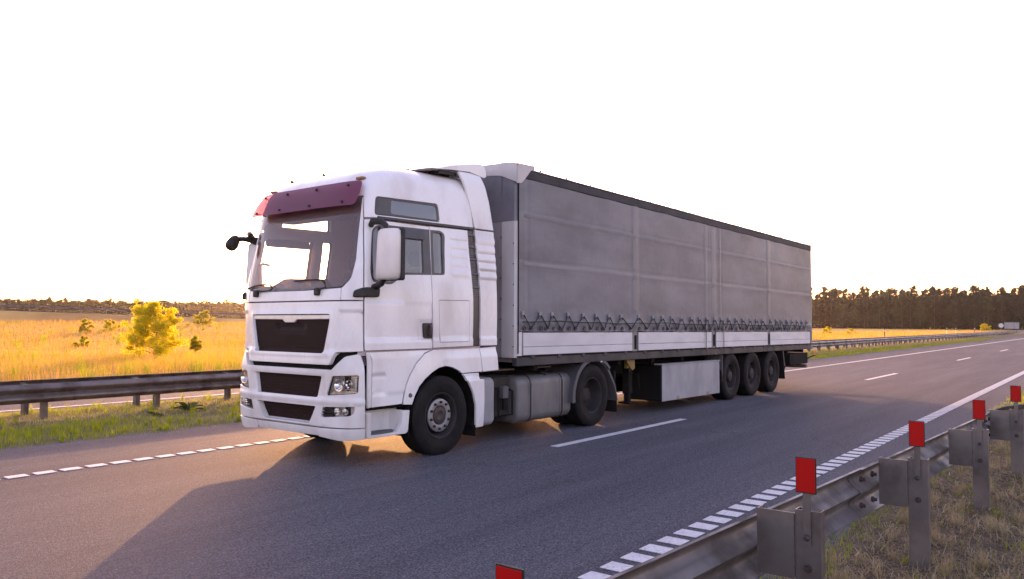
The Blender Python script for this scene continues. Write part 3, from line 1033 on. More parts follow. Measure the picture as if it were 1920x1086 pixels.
def panel(name, poly, mat, parent, holes=(), off=0.0, thick=.022, gap=.003, bev=.005, res=.05, rel=None, fm=None, label=None, back=False):
    fm = fm or S
    def Fm(U, Sv):
        P = fm(U, Sv)
        N = fnorm(fm, U, Sv)
        o = off if rel is None else off + rel(np.abs(U), Sv)
        return P + N * np.asarray(o)[..., None] if not np.isscalar(o) else P + N * o
    loops = []
    P = round_poly(poly)
    if area2(P) < 0: P = P[::-1]
    P = resample(P, res)
    Q = P - vnorms(P) * gap
    loops.append((Q - vnorms(Q) * bev, Q))
    for h in holes:
        H = round_poly(h)
        if area2(H) < 0: H = H[::-1]
        H = resample(H, res)
        loops.append((H + vnorms(H) * bev, H))
    pts, edges = [], []
    for Pi, _ in loops:
        n0 = len(pts)
        pts += [tuple(p) for p in Pi]
        edges += [(n0 + i, n0 + (i + 1) % len(Pi)) for i in range(len(Pi))]
    B = np.array(pts)
    lo, hi = B.min(0), B.max(0)
    gx = np.arange(lo[0] + res * .5, hi[0], res); gy = np.arange(lo[1] + res * .5, hi[1], res)
    if len(gx) and len(gy):
        G = np.stack(np.meshgrid(gx, gy, indexing='ij'), -1).reshape(-1, 2)
        k = inside(loops[0][0], G)
        for Hi, _ in loops[1:]: k &= ~inside(Hi, G)
        G = G[k]
        if len(G):
            d = np.full(len(G), 1e9)
            for i in range(0, len(B), 200):
                d = np.minimum(d, ((G[:, None] - B[None, i:i + 200]) ** 2).sum(-1).min(1))
            G = G[d > (res * .45) ** 2]
            pts += [tuple(g) for g in G]
    r = delaunay_2d_cdt([Vector(p) for p in pts], edges, [], 0, 1e-7)
    V2 = np.array([tuple(v) for v in r[0]])
    T = np.array([f for f in r[2] if len(f) == 3])
    C = V2[T].mean(1)
    k = inside(loops[0][0], C)
    for Hi, _ in loops[1:]: k &= ~inside(Hi, C)
    T = T[k]
    a = V2[T]
    s = (a[:, 1, 0] - a[:, 0, 0]) * (a[:, 2, 1] - a[:, 0, 1]) - (a[:, 2, 0] - a[:, 0, 0]) * (a[:, 1, 1] - a[:, 0, 1])
    T[s < 0] = T[s < 0][:, ::-1]
    top = Fm(V2[:, 0], V2[:, 1]); N = fnorm(Fm, V2[:, 0], V2[:, 1])
    V = [top]; NN = [N]; faces = [tuple(t) for t in T]
    nv = len(V2)
    for li, (Pi, Qi) in enumerate(loops):
        m = len(Pi)
        p3 = Fm(Pi[:, 0], Pi[:, 1]); pn = fnorm(Fm, Pi[:, 0], Pi[:, 1])
        q3 = Fm(Qi[:, 0], Qi[:, 1]); qn = fnorm(Fm, Qi[:, 0], Qi[:, 1])
        o3 = q3 - p3
        o3 = o3 - qn * (o3 * qn).sum(-1, keepdims=True)
        o3 /= np.linalg.norm(o3, axis=-1, keepdims=True) + 1e-12
        V += [p3, q3 - qn * bev, q3 - qn * thick]
        NN += [pn, o3 * .9 + qn * .2, o3]
        for i in range(m):
            j = (i + 1) % m
            A = (nv + i, nv + j, nv + m + j, nv + m + i)
            Bq = (nv + m + i, nv + m + j, nv + 2 * m + j, nv + 2 * m + i)
            if li == 0:
                faces += [A[::-1], Bq[::-1]]
            else:
                faces += [A, Bq]
        nv += 3 * m
    V = np.concatenate(V); NN = np.concatenate(NN)
    if back:
        b3 = top - N * thick
        n0 = len(V)
        V = np.concatenate([V, b3]); NN = np.concatenate([NN, -N])
        faces += [tuple(int(i) + n0 for i in t[::-1]) for t in T]
    return mesh_obj(name, V, faces, mat, parent, 30, normals=NN, label=label)

def neg(poly):
    return [(-p[0],) + tuple(p[1:]) for p in poly]

def lr(name, poly, mat, parent, holes=(), **k):
    return [panel(name, poly if s > 0 else neg(poly), mat, parent, [h if s > 0 else neg(h) for h in holes], **k) for s in (1, -1)]

def sst(a, b, x):
    t = np.clip((x - a) / (b - a), 0, 1)
    return t * t * (3 - 2 * t)

def sd_box(u, s, u0, u1, s0, s1, w):
    """soft box mask"""
    return sst(u0 - w, u0 + w, u) * sst(-u1 - w, -u1 + w, -u) * sst(s0 - w, s0 + w, s) * sst(-s1 - w, -s1 + w, -s)

truck = thing('tractor_unit', 'white high-roof truck tractor with dark sun visor pulling the grey trailer', 'truck', (2.6, 0, 0))

# ---- cab skin
upper_win = [(1.305, 3.215, .05), (2.49, 3.245, .06), (2.53, 3.01, .05), (1.31, 2.985, .05)]
shell_edge = [(-3.215, 2.985), (-1.155, 2.945), (-1.112, 3.215), (0, 3.215), (1.112, 3.215), (1.155, 2.945), (3.215, 2.985), (3.165, 3.38), (3.11, 3.70), (3.11, 4.14), (-3.11, 4.14), (-3.11, 3.70), (-3.165, 3.38)]
def rel_roof(u, s):
    return .010 * sst(3.36, 3.44, s) * sst(1.3, 1.6, u)
panel('roof_shell', shell_edge, 'white_paint', truck, [upper_win, neg(upper_win)], res=.05, rel=rel_roof, thick=.03)
ug = [(1.335, 3.19, .04), (2.465, 3.22, .05), (2.50, 3.03, .04), (1.34, 3.01, .04)]
ug_h = [(1.625, 3.195, .04), (2.45, 3.215, .05), (2.485, 3.035, .04), (1.63, 3.025, .04)]
for o in lr('upper_window', upper_win, 'trim_dark', truck, [ug_h], off=-.004, thick=.012, res=.06, gap=.006):
    pass
lr('upper_window_glass', ug_h, 'side_glass', truck, off=-.010, thick=.004, gap=-.004, bev=.001, res=.1, back=True)

lr('a_pillar', [(.925, 1.952), (1.217, 1.952), (1.217, 2.0), (1.19, 2.47), (1.147, 2.95), (1.113, 3.20), (1.100, 3.20), (1.100, 2.97), (1.090, 2.44), (1.045, 2.21, .05), (.945, 2.115, .03), (.925, 2.108)], 'white_paint', truck, res=.035, bev=.004)
panel('scuttle_panel', [(-.92, 1.952), (.92, 1.952), (.92, 2.102), (.30, 2.082), (-.30, 2.082), (-.92, 2.102)], 'white_paint', truck, res=.045)

def rel_front(u, s):
    r = -.016 * sd_box(u, s, .915 - .06 * np.clip((1.80 - s) / .45, 0, 1), 1.5, 1.40, 1.815, .012)
    r = r + .018 * sst(1.36, 1.31, s) * (u < .9) + .012 * sd_box(u, s, -1, .80, 1.30, 1.83, .03)
    return r
grille_h = [(-.775, 1.790, .03), (.775, 1.790, .03), (.770, 1.70, .02), (.680, 1.325, .03), (-.680, 1.325, .03), (-.770, 1.70, .02)]
front = panel('front_panel', [(-1.215, 1.944), (1.215, 1.944), (1.235, 1.352), (.875, 1.338), (.805, 1.187, .03), (-.805, 1.187, .03), (-.875, 1.338), (-1.235, 1.352)], 'white_paint', truck, [grille_h], res=.034, rel=rel_front, thick=.06)
grille = panel('grille', [(-.785, 1.80), (.785, 1.80), (.775, 1.69), (.69, 1.315), (-.69, 1.315), (-.775, 1.69)], 'grille_black', truck, off=-.042, thick=.02, res=.06, rel=lambda u, s: .012 * sst(1.36, 1.40, s) - .014 * sd_box(u, s, -1, .27, 1.60, 1.675, .012))
panel('grille_trim_bar', [(-.768, 1.785, .012), (.768, 1.785, .012), (.763, 1.727, .01), (.145, 1.722), (.095, 1.685, .01), (-.095, 1.685, .01), (-.145, 1.722), (-.763, 1.727, .01)], 'bright_trim', grille, off=-.006, thick=.03, bev=.008, res=.04)
for i in range(9):
    s0 = 1.385 + i * .036
    hw = .695 + (s0 - 1.325) * .2
    panel('grille_slat', [(-hw, s0), (hw, s0), (hw, s0 + .014), (-hw, s0 + .014)], 'grille_black', grille, off=-.030 if s0 < 1.58 else -.036, thick=.012, gap=0, bev=.003, res=.12)
# dark slot between hood and bumper
panel('slot_backing', [(-1.2, 1.36), (1.2, 1.36), (1.2, 1.10), (-1.2, 1.10)], 'liner_black', truck, off=-.07, thick=.01, res=.1)

# ---- bumper
head_h = [(.855, 1.062, .02), (1.195, 1.078, .025), (1.188, .868, .03), (.775, .833, .025)]
fog_h = [(.715, .698, .02), (1.155, .718, .02), (1.150, .640, .05), (1.09, .605, .03), (.675, .572, .02)]
lg_h = [(-.665, 1.052, .02), (.665, 1.052, .02), (.600, .808, .02), (-.600, .808, .02)]
bg_h = [(-.585, .697, .015), (.585, .697, .015), (.53, .60), (.455, .487, .02), (-.455, .487, .02), (-.53, .60)]
def rel_bump(u, s):
    r = -.012 * sst(.465, .455, s)
    r = r - .020 * sst(.775, .735, s) * sst(.45, .55, u) * sst(.55, .60, s) * 0 + .012 * sd_box(u, s, -1, 2, .742, .79, .012)
    r = r - .02 * sd_box(u, s, -1, .72, .80, 1.06, .03)
    r = r - .035 * sst(1.10, 1.33, s) * sst(.7, 1.0, u)
    return r
BO = .018
bumper = panel('bumper', [(-.835, 1.138), (.835, 1.138), (.845, 1.145), (1.0, 1.298, .03), (1.205, 1.332, .05), (1.255, 1.20, .05), (1.266, .88), (1.266, .468), (.62, .452), (-.62, .452), (-1.266, .468), (-1.266, .88), (-1.255, 1.20, .05), (-1.205, 1.332, .05), (-1.0, 1.298, .03), (-.845, 1.145)], 'bumper_paint', truck,
               [head_h, neg(head_h), fog_h, neg(fog_h), lg_h, bg_h], off=BO, res=.032, rel=rel_bump, thick=.085, bev=.007)
panel('bumper_chin', [(-.615, .446), (.615, .446), (.60, .345), (-.60, .345)], 'bumper_paint', truck, off=BO - .012, res=.06, thick=.05)
lr('bumper_corner', [(.622, .448), (1.264, .462), (1.264, .335, .03), (.95, .312), (.605, .342)], 'bumper_paint', truck, off=BO, res=.05, thick=.06)
panel('bumper_grille', [(-.69, 1.07), (.69, 1.07), (.62, .79), (-.62, .79)], 'grille_black', bumper, off=-.055, thick=.02, res=.07)
for i in range(6):
    s0 = .835 + i * .037
    hw = .595 + (s0 - .81) * .26
    panel('grille_slat', [(-hw, s0), (hw, s0), (hw, s0 + .012), (-hw, s0 + .012)], 'grille_black', bumper, off=-.049, thick=.012, gap=0, bev=.003, res=.12)
panel('air_intake', [(-.61, .71), (.61, .71), (.48, .47), (-.48, .47)], 'grille_black', bumper, off=-.07, thick=.02, res=.07)
for i in range(4):
    s0 = .52 + i * .04
    hw = .44 + (s0 - .487) * .55
    panel('grille_slat', [(-hw, s0), (hw, s0), (hw, s0 + .012), (-hw, s0 + .012)], 'grille_black', bumper, off=-.063, thick=.012, gap=0, bev=.003, res=.12)
# headlamps, fog lamps
def on_surf(u, s, off, fm=S):
    P = fm(np.array([u]), np.array([s]))[0]; N = fnorm(fm, np.array([u]), np.array([s]))[0]
    return P + N * off, N
def grow(poly, g):
    P = np.array([p[:2] for p in poly]); c = P.mean(0)
    return [tuple(c + (p - c) * (1 + g)) for p in P]
for sg_ in (1, -1):
    mir = (lambda p: p) if sg_ > 0 else neg
    lamp = panel('headlight', mir(grow(head_h, .05)), 'lamp_silver', truck, off=BO - .075, thick=.01, res=.05, rel=lambda u, s: .035 * sst(.90, .87, s))
    panel('lens', mir(head_h), 'lamp_glass', lamp, off=BO - .012, thick=.004, gap=.003, bev=.002, res=.05)
    panel('lamp_frame', mir(head_h), 'seal_black', lamp, [mir(grow(head_h, -.06))], off=BO - .018, thick=.02, gap=.001, bev=.002, res=.05)
    for uu, r, dep in ((.965, .075, .06), (1.095, .05, .045)):
        p, nrm = on_surf(sg_ * uu, .975, BO - .07)
        q = p + np.array([-1, 0, 0]) * dep
        MB().rev(p, q, [(0, .15), (r * .45, .12), (r * .75, .4), (r, 1), (r * 1.12, 1.02), (r * 1.12, .7)], 24).build('reflector_bowl', 'chrome', lamp)
        MB().rev(p, q, [(r * .22, .2), (r * .22, .8), (r * .1, .95), (0, .97)], 14).build('bulb_cap', 'lamp_silver', lamp)
    p, nrm = on_surf(sg_ * 1.16, .985, BO - .06)
    MB().box(p[0] - .03, p[0] + .02, p[1] - .035, p[1] + .035, .89, 1.05, .008).build('indicator', 'lamp_silver', lamp)
    panel('divider', mir([(.80, .905), (1.18, .925), (1.18, .915), (.80, .895)]), 'chrome', lamp, off=BO - .035, thick=.02, gap=0, bev=.002, res=.1)
    fog = panel('fog_light', mir(grow(fog_h, .05)), 'lamp_silver', truck, off=BO - .075, thick=.01, res=.06)
    panel('lens', mir([(.86, .700, .01), (1.15, .715, .02), (1.145, .640, .04), (1.08, .608, .03), (.85, .592, .01)]), 'lamp_glass', fog, off=BO - .010, thick=.004, bev=.002, res=.06)
    panel('fog_louvre_back', mir([(.68, .70), (.862, .71), (.85, .585), (.66, .57)]), 'black_plastic', fog, off=BO - .045, thick=.02, res=.08)
    for k in range(3):
        s0 = .592 + k * .036
        panel('louvre', mir([(.695, s0), (.858, s0 + .006), (.858, s0 + .024), (.695, s0 + .018)]), 'black_plastic', fog, off=BO - .012, thick=.03, gap=0, bev=.004, res=.08)
    for uu, r in ((.93, .042), (1.05, .038)):
        p, nrm = on_surf(sg_ * uu, .652, BO - .07)
        MB().rev(p, p + np.array([-.05, 0, 0]), [(0, .15), (r * .5, .15), (r * .85, .5), (r, 1), (r * 1.1, 1), (r * 1.1, .7)], 20).build('reflector_bowl', 'chrome', fog)

# ---- windscreen
ws = [(-1.098, 3.20, .03), (1.098, 3.20, .03), (1.098, 2.97), (1.088, 2.44), (1.04, 2.215, .05), (.935, 2.115, .06), (.30, 2.085), (-.30, 2.085), (-.935, 2.115, .06), (-1.04, 2.215, .05), (-1.088, 2.44), (-1.098, 2.97)]
ws_in = [(-1.055, 2.985, .05), (1.055, 2.985, .05), (1.052, 2.44), (1.01, 2.235, .06), (.92, 2.15, .06), (.30, 2.118), (-.30, 2.118), (-.92, 2.15, .06), (-1.01, 2.235, .06), (-1.052, 2.44)]
windscreen = panel('windscreen', ws, 'windscreen_glass', truck, off=-.006, thick=.004, gap=.002, bev=.001, res=.06)
panel('windscreen_border', ws, 'seal_black', truck, [ws_in], off=-.016, thick=.012, gap=-.004, bev=.001, res=.05)
# wipers
for u0, u1 in ((.42, 1.0), (-.50, .22), (-1.0, -.55)):
    pass
def wiper(up, sp_, pts):
    a = [on_surf(u, s, .028)[0] for u, s in pts]
    w = MB().tube(a, .009, 6).build('wiper', 'black_plastic', truck)
    a2 = [on_surf(u, s, .012)[0] for u, s in pts[:-2]]
    MB().tube(a2, .006, 5).build('wiper_blade', 'seal_black', w)
    p, _ = on_surf(pts[-1][0], pts[-1][1], .0)
    MB().box(p[0] - .05, p[0] + .02, p[1] - .04, p[1] + .04, 2.015, 2.105, .012).build('wiper_mount', 'black_plastic', w)
wiper(0, 0, [(.08, 2.195), (.25, 2.200), (.45, 2.203), (.60, 2.200), (.665, 2.160), (.70, 2.105), (.54, 2.08)])
wiper(0, 0, [(-.75, 2.135), (-.55, 2.165), (-.35, 2.175), (-.22, 2.170), (-.12, 2.12), (-.10, 2.10), (-.62, 2.08)][:0] or [(-1.0, 2.125), (-.75, 2.160), (-.55, 2.172), (-.42, 2.160), (-.36, 2.115), (-.40, 2.09), (-.72, 2.075)])
# sun visor
vis = [(-1.10, 3.375, .06), (1.10, 3.375, .06), (1.115, 3.22), (1.085, 3.055, .05), (-1.085, 3.055, .05), (-1.115, 3.22)]
visor = panel('sun_visor', vis, 'visor_acrylic', truck, off=0, thick=.006, gap=0, bev=.002, res=.06, rel=lambda u, s: .065 + .26 * (3.375 - s), back=True)
for u in (-.92, -.36, .30, .92):
    for s in (3.31, 3.10):
        p, nrm = on_surf(u, s, .07 + .26 * (3.375 - s))
        MB().rev(p - nrm * (.10 if s > 3.2 else .14), p + nrm * .014, [(0, 0), (.008, 0), (.008, .85), (.017, .86), (.017, 1), (0, 1)], 10).build('visor_bracket', 'black_plastic', visor)
# marker lamp and aerials on the roof
for u in (1.01, -1.01):
    p, nrm = on_surf(u, 3.44, .012)
    MB().box(p[0] - .03, p[0] + .04, p[1] - .06, p[1] + .06, p[2] - .015, p[2] + .018, .008).build('marker_lamp', 'amber_lens', truck)
for x, y in ((.62, .80), (.80, .35)):
    z = 3.60 if x < .7 else 3.665
    MB().rev((x, y, z - .02), (x - .02, y, z + .10), [(0, 0), (.035, 0), (.03, .3), (.012, .5), (.008, 1), (0, 1)], 10).build('aerial', 'black_plastic', truck)

# ---- doors and cab sides
door_hole = [(1.30, 2.80, .05), (1.37, 2.85, .05), (1.56, 2.865), (2.26, 2.88), (2.265, 2.31), (1.84, 2.295, .05), (1.64, 2.165, .05), (1.33, 2.18, .05), (1.30, 2.30, .05)]
door_poly = [(1.244, 1.362), (2.343, 1.362), (2.333, 2.0), (2.316, 2.932), (1.158, 2.925), (1.196, 2.47), (1.226, 1.97)]
def rel_door(u, s):
    return (-.008 * sst(1.945, 1.935, s) + .010 * sst(1.50, 1.465, s)) * 1.0 - .006 * sd_box(u, s, 1.2, 1.85, 1.93, 1.95, .01) - .014 * sd_box(u, s, 2.10, 2.5, 1.47, 1.72, .02)
doors = lr('door', door_poly, 'white_paint', truck, [door_hole], res=.045, rel=rel_door, thick=.03)
trim_o = [(1.284, 2.80, .06), (1.355, 2.862, .06), (1.56, 2.878), (2.322, 2.892), (2.328, 2.302), (1.845, 2.28, .06), (1.635, 2.148, .06), (1.325, 2.165, .06), (1.284, 2.29, .06)]
trim_h = [(1.312, 2.79, .05), (1.375, 2.832, .04), (2.195, 2.852, .03), (2.190, 2.322, .03), (1.832, 2.308, .05), (1.628, 2.184, .05), (1.345, 2.20, .05), (1.312, 2.31, .04)]
q_o = [(2.334, 2.892), (2.545, 2.897, .05), (2.618, 2.85, .05), (2.582, 2.313, .04), (2.34, 2.302)]
q_h = [(2.385, 2.858, .03), (2.545, 2.862, .04), (2.56, 2.82, .03), (2.550, 2.335, .03), (2.388, 2.332, .03)]
for i, s_ in enumerate((1, -1)):
    m_ = (lambda p: p) if s_ > 0 else neg
    d = doors[i]
    panel('window_frame', m_(trim_o), 'trim_dark', d, [m_(trim_h)], off=.003, thick=.03, gap=0, bev=.004, res=.05)
    panel('window_glass', m_(trim_h), 'side_glass', d, off=-.014, thick=.004, gap=-.01, bev=.001, res=.08)
    panel('wind_deflector', m_([(1.40, 2.865, .03), (2.19, 2.875, .06), (2.225, 2.745, .02), (1.45, 2.735, .03)]), 'trim_dark', d, off=0, thick=.004, gap=0, bev=.001, res=.06, rel=lambda u, s: .008 + .16 * (2.875 - s), back=True)
    # handle
    panel('handle_recess', m_([(2.165, 1.688, .03), (2.332, 1.688), (2.337, 1.495), (2.185, 1.495, .03)]), 'seal_black', d, off=.000, thick=.02, gap=0, bev=.004, res=.05)
    p, nrm = on_surf(s_ * 2.285, 1.5, .0)
    MB().tube([p + nrm * .004 + np.array([0, 0, .02]), p + nrm * .035 + np.array([0, 0, .05]), p + nrm * .036 + np.array([0, 0, .13]), p + nrm * .004 + np.array([0, 0, .165])], .014, 8).build('door_handle', 'trim_dark', d)
hatch = [(2.455, 1.985, .025), (3.055, 1.992, .025), (3.058, 1.437, .025), (2.468, 1.437, .025)]
def rel_ribs(u, s):
    ph = (s - 2.295) / .122
    rib = np.where((ph > 0) & (ph < 5), np.clip(np.abs(np.sin(np.pi * ph)) ** .55, 0, 1) * (.35 + .65 * (1 - (ph % 1))), 0)
    w = np.where(u < 3.2, sst(2.70, 2.735, u) * sst(-3.10, -3.06, -u), 1.0)
    return .020 * rib * w + .010 * sst(1.50, 1.465, s)
side_poly = [(2.350, 1.368), (3.128, 1.378), (3.138, 2.02), (3.088, 2.958), (2.323, 2.938), (2.340, 2.0)]
sides = lr('side_panel', side_poly, 'white_paint', truck, [hatch, [(2.365, 2.885), (2.535, 2.89, .04), (2.605, 2.845, .04), (2.572, 2.322, .03), (2.368, 2.315)]], res=.03, rel=rel_ribs, thick=.03)
for i, s_ in enumerate((1, -1)):
    m_ = (lambda p: p) if s_ > 0 else neg
    panel('locker_door', m_(hatch), 'white_paint', sides[i], gap=.004, res=.06, rel=lambda u, s: .010 * sst(1.50, 1.465, s))
    panel('quarter_window', m_(q_o), 'trim_dark', truck, [m_(q_h)], off=.003, thick=.03, gap=0, bev=.004, res=.06)
    panel('quarter_glass', m_(q_h), 'side_glass', truck, off=-.014, thick=.004, gap=-.01, bev=.001, res=.1)
    st = panel('vent_strip', m_([(3.07, 2.98), (3.25, 2.98), (3.30, 2.02), (3.295, 1.375), (3.115, 1.375), (3.125, 2.02)]), 'trim_dark', truck, off=-.030, thick=.02, gap=0, res=.08)
    for k in range(34):
        s0 = 2.06 + k * .0255
        if k in (4, 11, 12, 19, 26): continue
        ua = 3.145 - (s0 - 2.02) * .052
        panel('vent_louvre', m_([(ua, s0), (ua + .13, s0), (ua + .13, s0 + .012), (ua, s0 + .012)]), 'vent_grey', st, off=-.018, thick=.014, gap=0, bev=.002, res=.2)
    for s0 in (2.165, 2.35, 2.55, 2.72, 2.88):
        ua = 3.145 - (s0 - 2.02) * .052
        panel('vent_bar', m_([(ua - .005, s0), (ua + .145, s0), (ua + .145, s0 + .024), (ua - .005, s0 + .024)]), 'trim_dark', st, off=-.006, thick=.03, gap=0, bev=.003, res=.2)
    panel('side_fairing', m_([(3.286, 1.378), (3.640, 1.378), (3.650, 2.2), (3.672, 2.985), (3.245, 2.98), (3.292, 2.02)]), 'white_paint', truck, res=.03, rel=rel_ribs, thick=.03, back=True)
    # drip moulding
    panel('drip_moulding', m_([(1.36, 2.972), (3.225, 3.005), (3.222, 2.968), (1.37, 2.935)]), 'seal_black', truck, off=.012, thick=.03, gap=0, bev=.006, res=.08)

# upper fairing and roof spoiler
def UPF(u, s):
    u = np.asarray(u, float); s = np.asarray(s, float)
    y = 1.135 - .060 * (s - 2.98) - .10 * np.clip((s - 3.55) / .3, 0, 1) ** 2
    return np.stack([np.abs(u), -np.sign(u) * y, s + 0 * u], -1)
lr('upper_fairing', [(2.225, 2.995), (2.635, 3.0), (2.56, 3.40), (2.455, 3.72), (2.44, 3.80), (1.98, 3.775), (2.02, 3.66, .1), (2.11, 3.42, .1)], 'white_paint', truck, fm=UPF, res=.045, thick=.035, back=True)
mb = MB()
ys = np.linspace(-1, 1, 25)
rows = []
prof_sp = [(1.42, 3.735), (1.55, 3.80), (1.80, 3.865), (2.1, 3.93), (2.35, 3.975), (2.46, 3.985), (2.52, 3.965), (2.555, 3.90), (2.57, 3.83), (2.52, 3.80), (2.2, 3.79), (1.8, 3.765), (1.5, 3.73)]
V = []
for yv in ys:
    e = abs(yv)
    drop = .05 * max(0, (e - .80) / .20) ** 2
    for (x, z) in prof_sp:
        zb = 3.745
        V.append((x + .25 * max(0, e - .6) ** 2 * (2.6 - x), yv * 1.045, max(zb - .03, z - drop) if z > 3.79 else z))
n = len(prof_sp)
mb.add(V, [(i * n + k, i * n + (k + 1) % n, (i + 1) * n + (k + 1) % n, (i + 1) * n + k) for i in range(len(ys) - 1) for k in range(n)] + [tuple(range(n - 1, -1, -1)), tuple(range((len(ys) - 1) * n, len(ys) * n))])
mb.build('roof_spoiler', 'white_paint', truck, 40)
for y in (-.6, -.2, .2, .6):
    MB().tube([(1.30, y, 3.70), (1.38, y, 3.745), (1.5, y, 3.76)], .012, 6).build('spoiler_bracket', 'black_plastic', truck)
for y in np.linspace(-.98, .98, 15):
    MB().box(1.5 + .15 * (abs(y) > .8), 2.0, y - .012, y + .012, 3.70, 3.745, .002).build('spoiler_support', 'black_plastic', truck)

# ---- lower side panels, wheel arch, steps (both sides)
for s_ in (1, -1):
    m_ = (lambda p: p) if s_ > 0 else neg
    K = dict(fm=SIDE, res=.04, thick=.035)
    panel('corner_strip', m_([(.215, 1.345), (.245, 1.345), (.285, 1.24), (.285, .70), (.232, .692), (.232, 1.22)]), 'bumper_paint', truck, **K)
    def rel_fend(u, s):
        return -.012 * sst(1.28, 1.34, s) - .010 * sd_box(u, s, .2, .50, 1.055, 1.08, .012) - .010 * sd_box(u, s, .2, .52, .84, .87, .012) - .008 * sst(.86, .84, s)
    fender = panel('front_fender', m_([(.25, 1.345), (1.305, 1.350), (1.16, 1.308), (1.01, 1.19), (.89, 1.03), (.832, .915), (.785, .70), (.290, .695), (.290, 1.235)]), 'white_paint', truck, rel=rel_fend, **K)
    panel('wheel_arch_flare', m_([(1.315, 1.350), (1.470, 1.350), (1.493, 1.127), (1.40, 1.113), (1.28, 1.063), (1.15, .985), (1.05, .90), (.975, .79), (.925, .683), (.79, .692), (.836, .91), (.895, 1.024), (1.016, 1.186), (1.166, 1.302)]), 'white_paint', truck, off=.004, rel=lambda u, s: .02 * sst(.30, .0, np.abs(np.hypot(u - 1.53, s - .52) - .60)), **K)
    MB().rev((.895, -s_ * (YS + .004), .80), (.895, -s_ * (YS + .035), .80), [(0, 0), (.030, 0), (.030, .4), (.022, .85), (0, 1)], 16).build('side_marker', 'grey_plastic', truck)
    panel('lower_panel', m_([(1.478, 1.350), (2.235, 1.350), (2.290, 1.022), (1.862, 1.022), (1.81, 1.058), (1.70, 1.10), (1.60, 1.124), (1.500, 1.130)]), 'white_paint', truck, rel=lambda u, s: -.02 * sst(1.22, 1.34, s), **K)
    panel('lower_fairing', m_([(2.243, 1.350), (2.60, 1.362), (2.645, 1.03), (2.298, 1.022)]), 'white_paint', truck, rel=lambda u, s: -.02 * sst(1.22, 1.34, s), back=True, **K)
    panel('rear_arch_panel', m_([(1.885, 1.016), (2.215, 1.016), (2.222, .935), (2.315, .925, .03), (2.325, .275, .02), (2.168, .275), (2.142, .58), (2.085, .75), (2.00, .885)]), 'white_paint', truck, rel=lambda u, s: .018 * sst(.955, .925, s), **K)
    # step box
    st = panel('step', m_([(.228, .645), (.283, .642), (.298, .365, .02), (.72, .365, .04), (.775, .46), (.79, .625), (.905, .622), (.893, .335, .05), (.30, .335), (.236, .338)]), 'bumper_paint', truck, off=.006, fm=SIDE, res=.04, thick=.06)
    MB().prism([(.24, -s_ * .98), (.90, -s_ * .98), (.90, -s_ * 1.0), (.24, -s_ * 1.0)], 'z', .34, .70).build('step_back', 'bumper_paint', st)
    wall = arc(.64, -s_ * 1.20, .20, -90 * s_ + 90 * s_, 0, 1)
    cv = [(.79, -s_ * 1.20), (.785, -s_ * 1.10), (.75, -s_ * 1.03), (.68, -s_ * 1.002)]
    cv2 = [(x + .012, y + s_ * .0) for x, y in cv]
    MB().prism(cv + cv2[::-1], 'z', .36, .63).build('step_side', 'bumper_paint', st)
    MB().box(.285, .80, min(-s_ * 1.0, -s_ * 1.205), max(-s_ * 1.0, -s_ * 1.205), .350, .368, .004).build('step_floor', 'bumper_paint', st)
    tread = [(.52 + .22 * math.cos(a), -s_ * 1.10 + .085 * math.sin(a)) for a in np.linspace(0, 2 * math.pi, 28, endpoint=False)]
    MB().prism(tread, 'z', .3685, .392).build('step_tread', 'grey_plastic', st)
    MB().box(.26, .92, min(-s_ * .98, -s_ * 1.14), max(-s_ * .98, -s_ * 1.14), .655, .70, .006).build('step_gap_shade', 'liner_black', st)  # dark bar put in for the shade in the gap above the step
    # wheel arch liner
    a0 = arc(1.535, .50, .635, -18, 200, 26)
    a1 = arc(1.535, .50, .62, 200, -18, 26)
    MB().prism(a0 + a1, 'y', min(-s_ * .72, -s_ * 1.195), max(-s_ * .72, -s_ * 1.195)).build('arch_liner', 'liner_black', truck)
    # mudflap
    MB().box(2.168, 2.180, min(-s_ * .86, -s_ * 1.21), max(-s_ * .86, -s_ * 1.21), .16, .60, .003).build('mudflap', 'rubber', truck)

